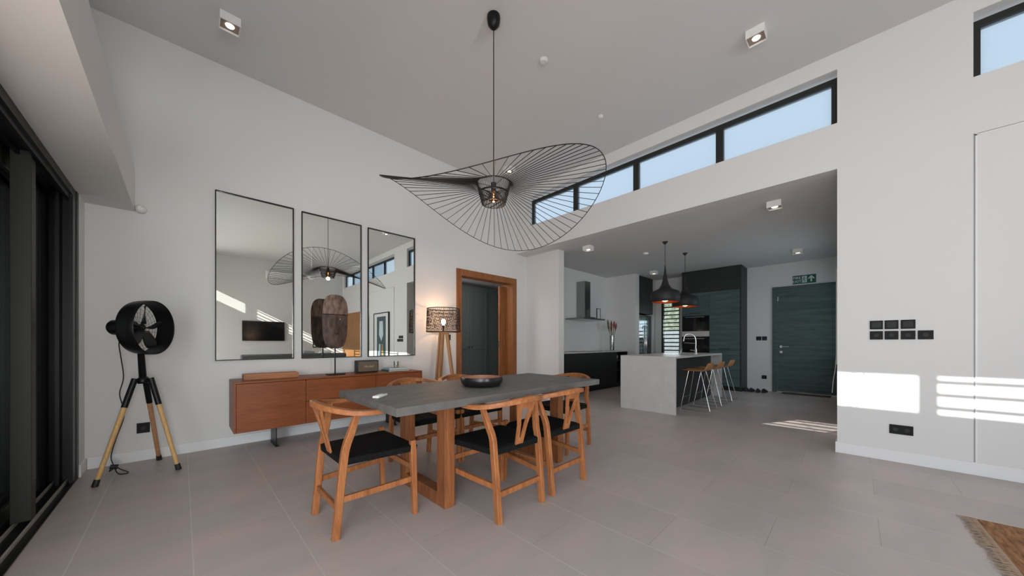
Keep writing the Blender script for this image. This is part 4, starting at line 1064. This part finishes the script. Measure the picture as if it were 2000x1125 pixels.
obj('motor', lathe(NB(), [(.02, 3.12), (.10, 3.08), (.11, 3.02), (.05, 2.98)], (2.75, -2.0, 0), 28), 'white_plastic', cf, smooth=40)
for k in range(3):
    a_ = 2*PI*k/3+.1; d_ = Vector((math.cos(a_), math.sin(a_), 0))
    obj('blade', tube(NB(), [Vector((2.75, -2.0, 3.04))+d_*.1, Vector((2.75, -2.0, 3.04))+d_*.66], .01, rect=[(.05, .004), (.065, .004)], up=(0, 0.15, 1)), 'white_plastic', cf)
# wood cladding, louvre windows
struct('wall_cladding', box(NB(), 4.665, 4.70, -5.30, -2.83, .0, 2.24), 'wood_panel')
def louvre(name, axis, a0, a1, z0, z1, p, n_):
    w_ = sthing(name, ((p, (a0+a1)/2, z0) if axis == 'x' else ((a0+a1)/2, p, z0))); f = NB(); g = NB()
    def B(bm, q0, q1, a_, b__, c_, d_): (box(bm, q0, q1, a_, b__, c_, d_) if axis == 'x' else box(bm, a_, b__, q0, q1, c_, d_))
    B(f, p-.03, p+.05, a0, a0+.04, z0, z1); B(f, p-.03, p+.05, a1-.04, a1, z0, z1); B(f, p-.03, p+.05, a0, a1, z0, z0+.04); B(f, p-.03, p+.05, a0, a1, z1-.04, z1)
    for i in range(1, n_):
        z_ = z0+(z1-z0)*i/n_; B(f, p-.01, p+.03, a0+.04, a1-.04, z_-.01, z_+.01)
    B(g, p+.005, p+.012, a0+.04, a1-.04, z0+.04, z1-.04)
    obj('window_frame', f, 'dark_alu', w_); obj('pane', g, 'clear_glass', w_)
louvre('window_5', 'x', JW[0], JW[1], JW[2], JW[3], XR+.08, 14)
louvre('window_6', 'y', TW[0], TW[1], TW[2], TW[3], YF-.08, 9)
tag(obj('garden_hedge', box(NB(), 1.5, 6.0, -7.6, -7.2, 0, 1.6), 'hedge'), 'sunlit green hedge outside the window behind the mask reflection', 'hedge')
# unseen glass side door, added to let light reach the back wall
sd6 = sthing('door_added', (.08, YF, 0))
f = NB(); box(f, -.50, -.45, YF-.12, YF-.04, 0, 2.3); box(f, .61, .66, YF-.12, YF-.04, 0, 2.3); box(f, -.45, .61, YF-.12, YF-.04, 2.24, 2.3)
obj('door_frame', f, 'dark_alu', sd6); obj('glass_pane', box(NB(), -.45, .61, YF-.09, YF-.08, 0.01, 2.24), 'clear_glass', sd6)
# leaning framed print
pf = thing('framed_print', 'large white-framed figure print leaning on the right wall', 'picture', (4.62, -1.48, 0))
Y_0, Y_1, Z_1 = -2.15, -1.0, 2.08
f = NB()
box(f, 4.645, 4.69, Y_0, Y_0+.03, .02, Z_1); box(f, 4.645, 4.69, Y_1-.03, Y_1, .02, Z_1); box(f, 4.645, 4.69, Y_0+.03, Y_1-.03, Z_1-.03, Z_1); box(f, 4.645, 4.69, Y_0+.03, Y_1-.03, .02, .05)
obj('frame', f, 'black_matte', pf)
obj('mount', box(NB(), 4.66, 4.688, Y_0+.03, Y_1-.03, .05, Z_1-.03), 'print_paper', pf)
obj('print_field', box(NB(), 4.657, 4.661, -1.90, -1.22, .62, 1.95), 'print_teal', pf)
f = NB(); prism(f, [(-1.70, 1.80), (-1.43, 1.80), (-1.40, 1.35), (-1.55, 1.15), (-1.72, 1.35)], 'x', 4.655, 4.658); prism(f, [(-1.72, 1.05), (-1.62, 1.05), (-1.60, .64), (-1.78, .64)], 'x', 4.655, 4.658)
obj('figure_shape', f, 'print_pale', pf)
obj('figure_base', prism(NB(), [(-1.52, 1.05), (-1.44, 1.05), (-1.38, .64), (-1.52, .64)], 'x', 4.655, 4.658), 'print_ochre', pf)
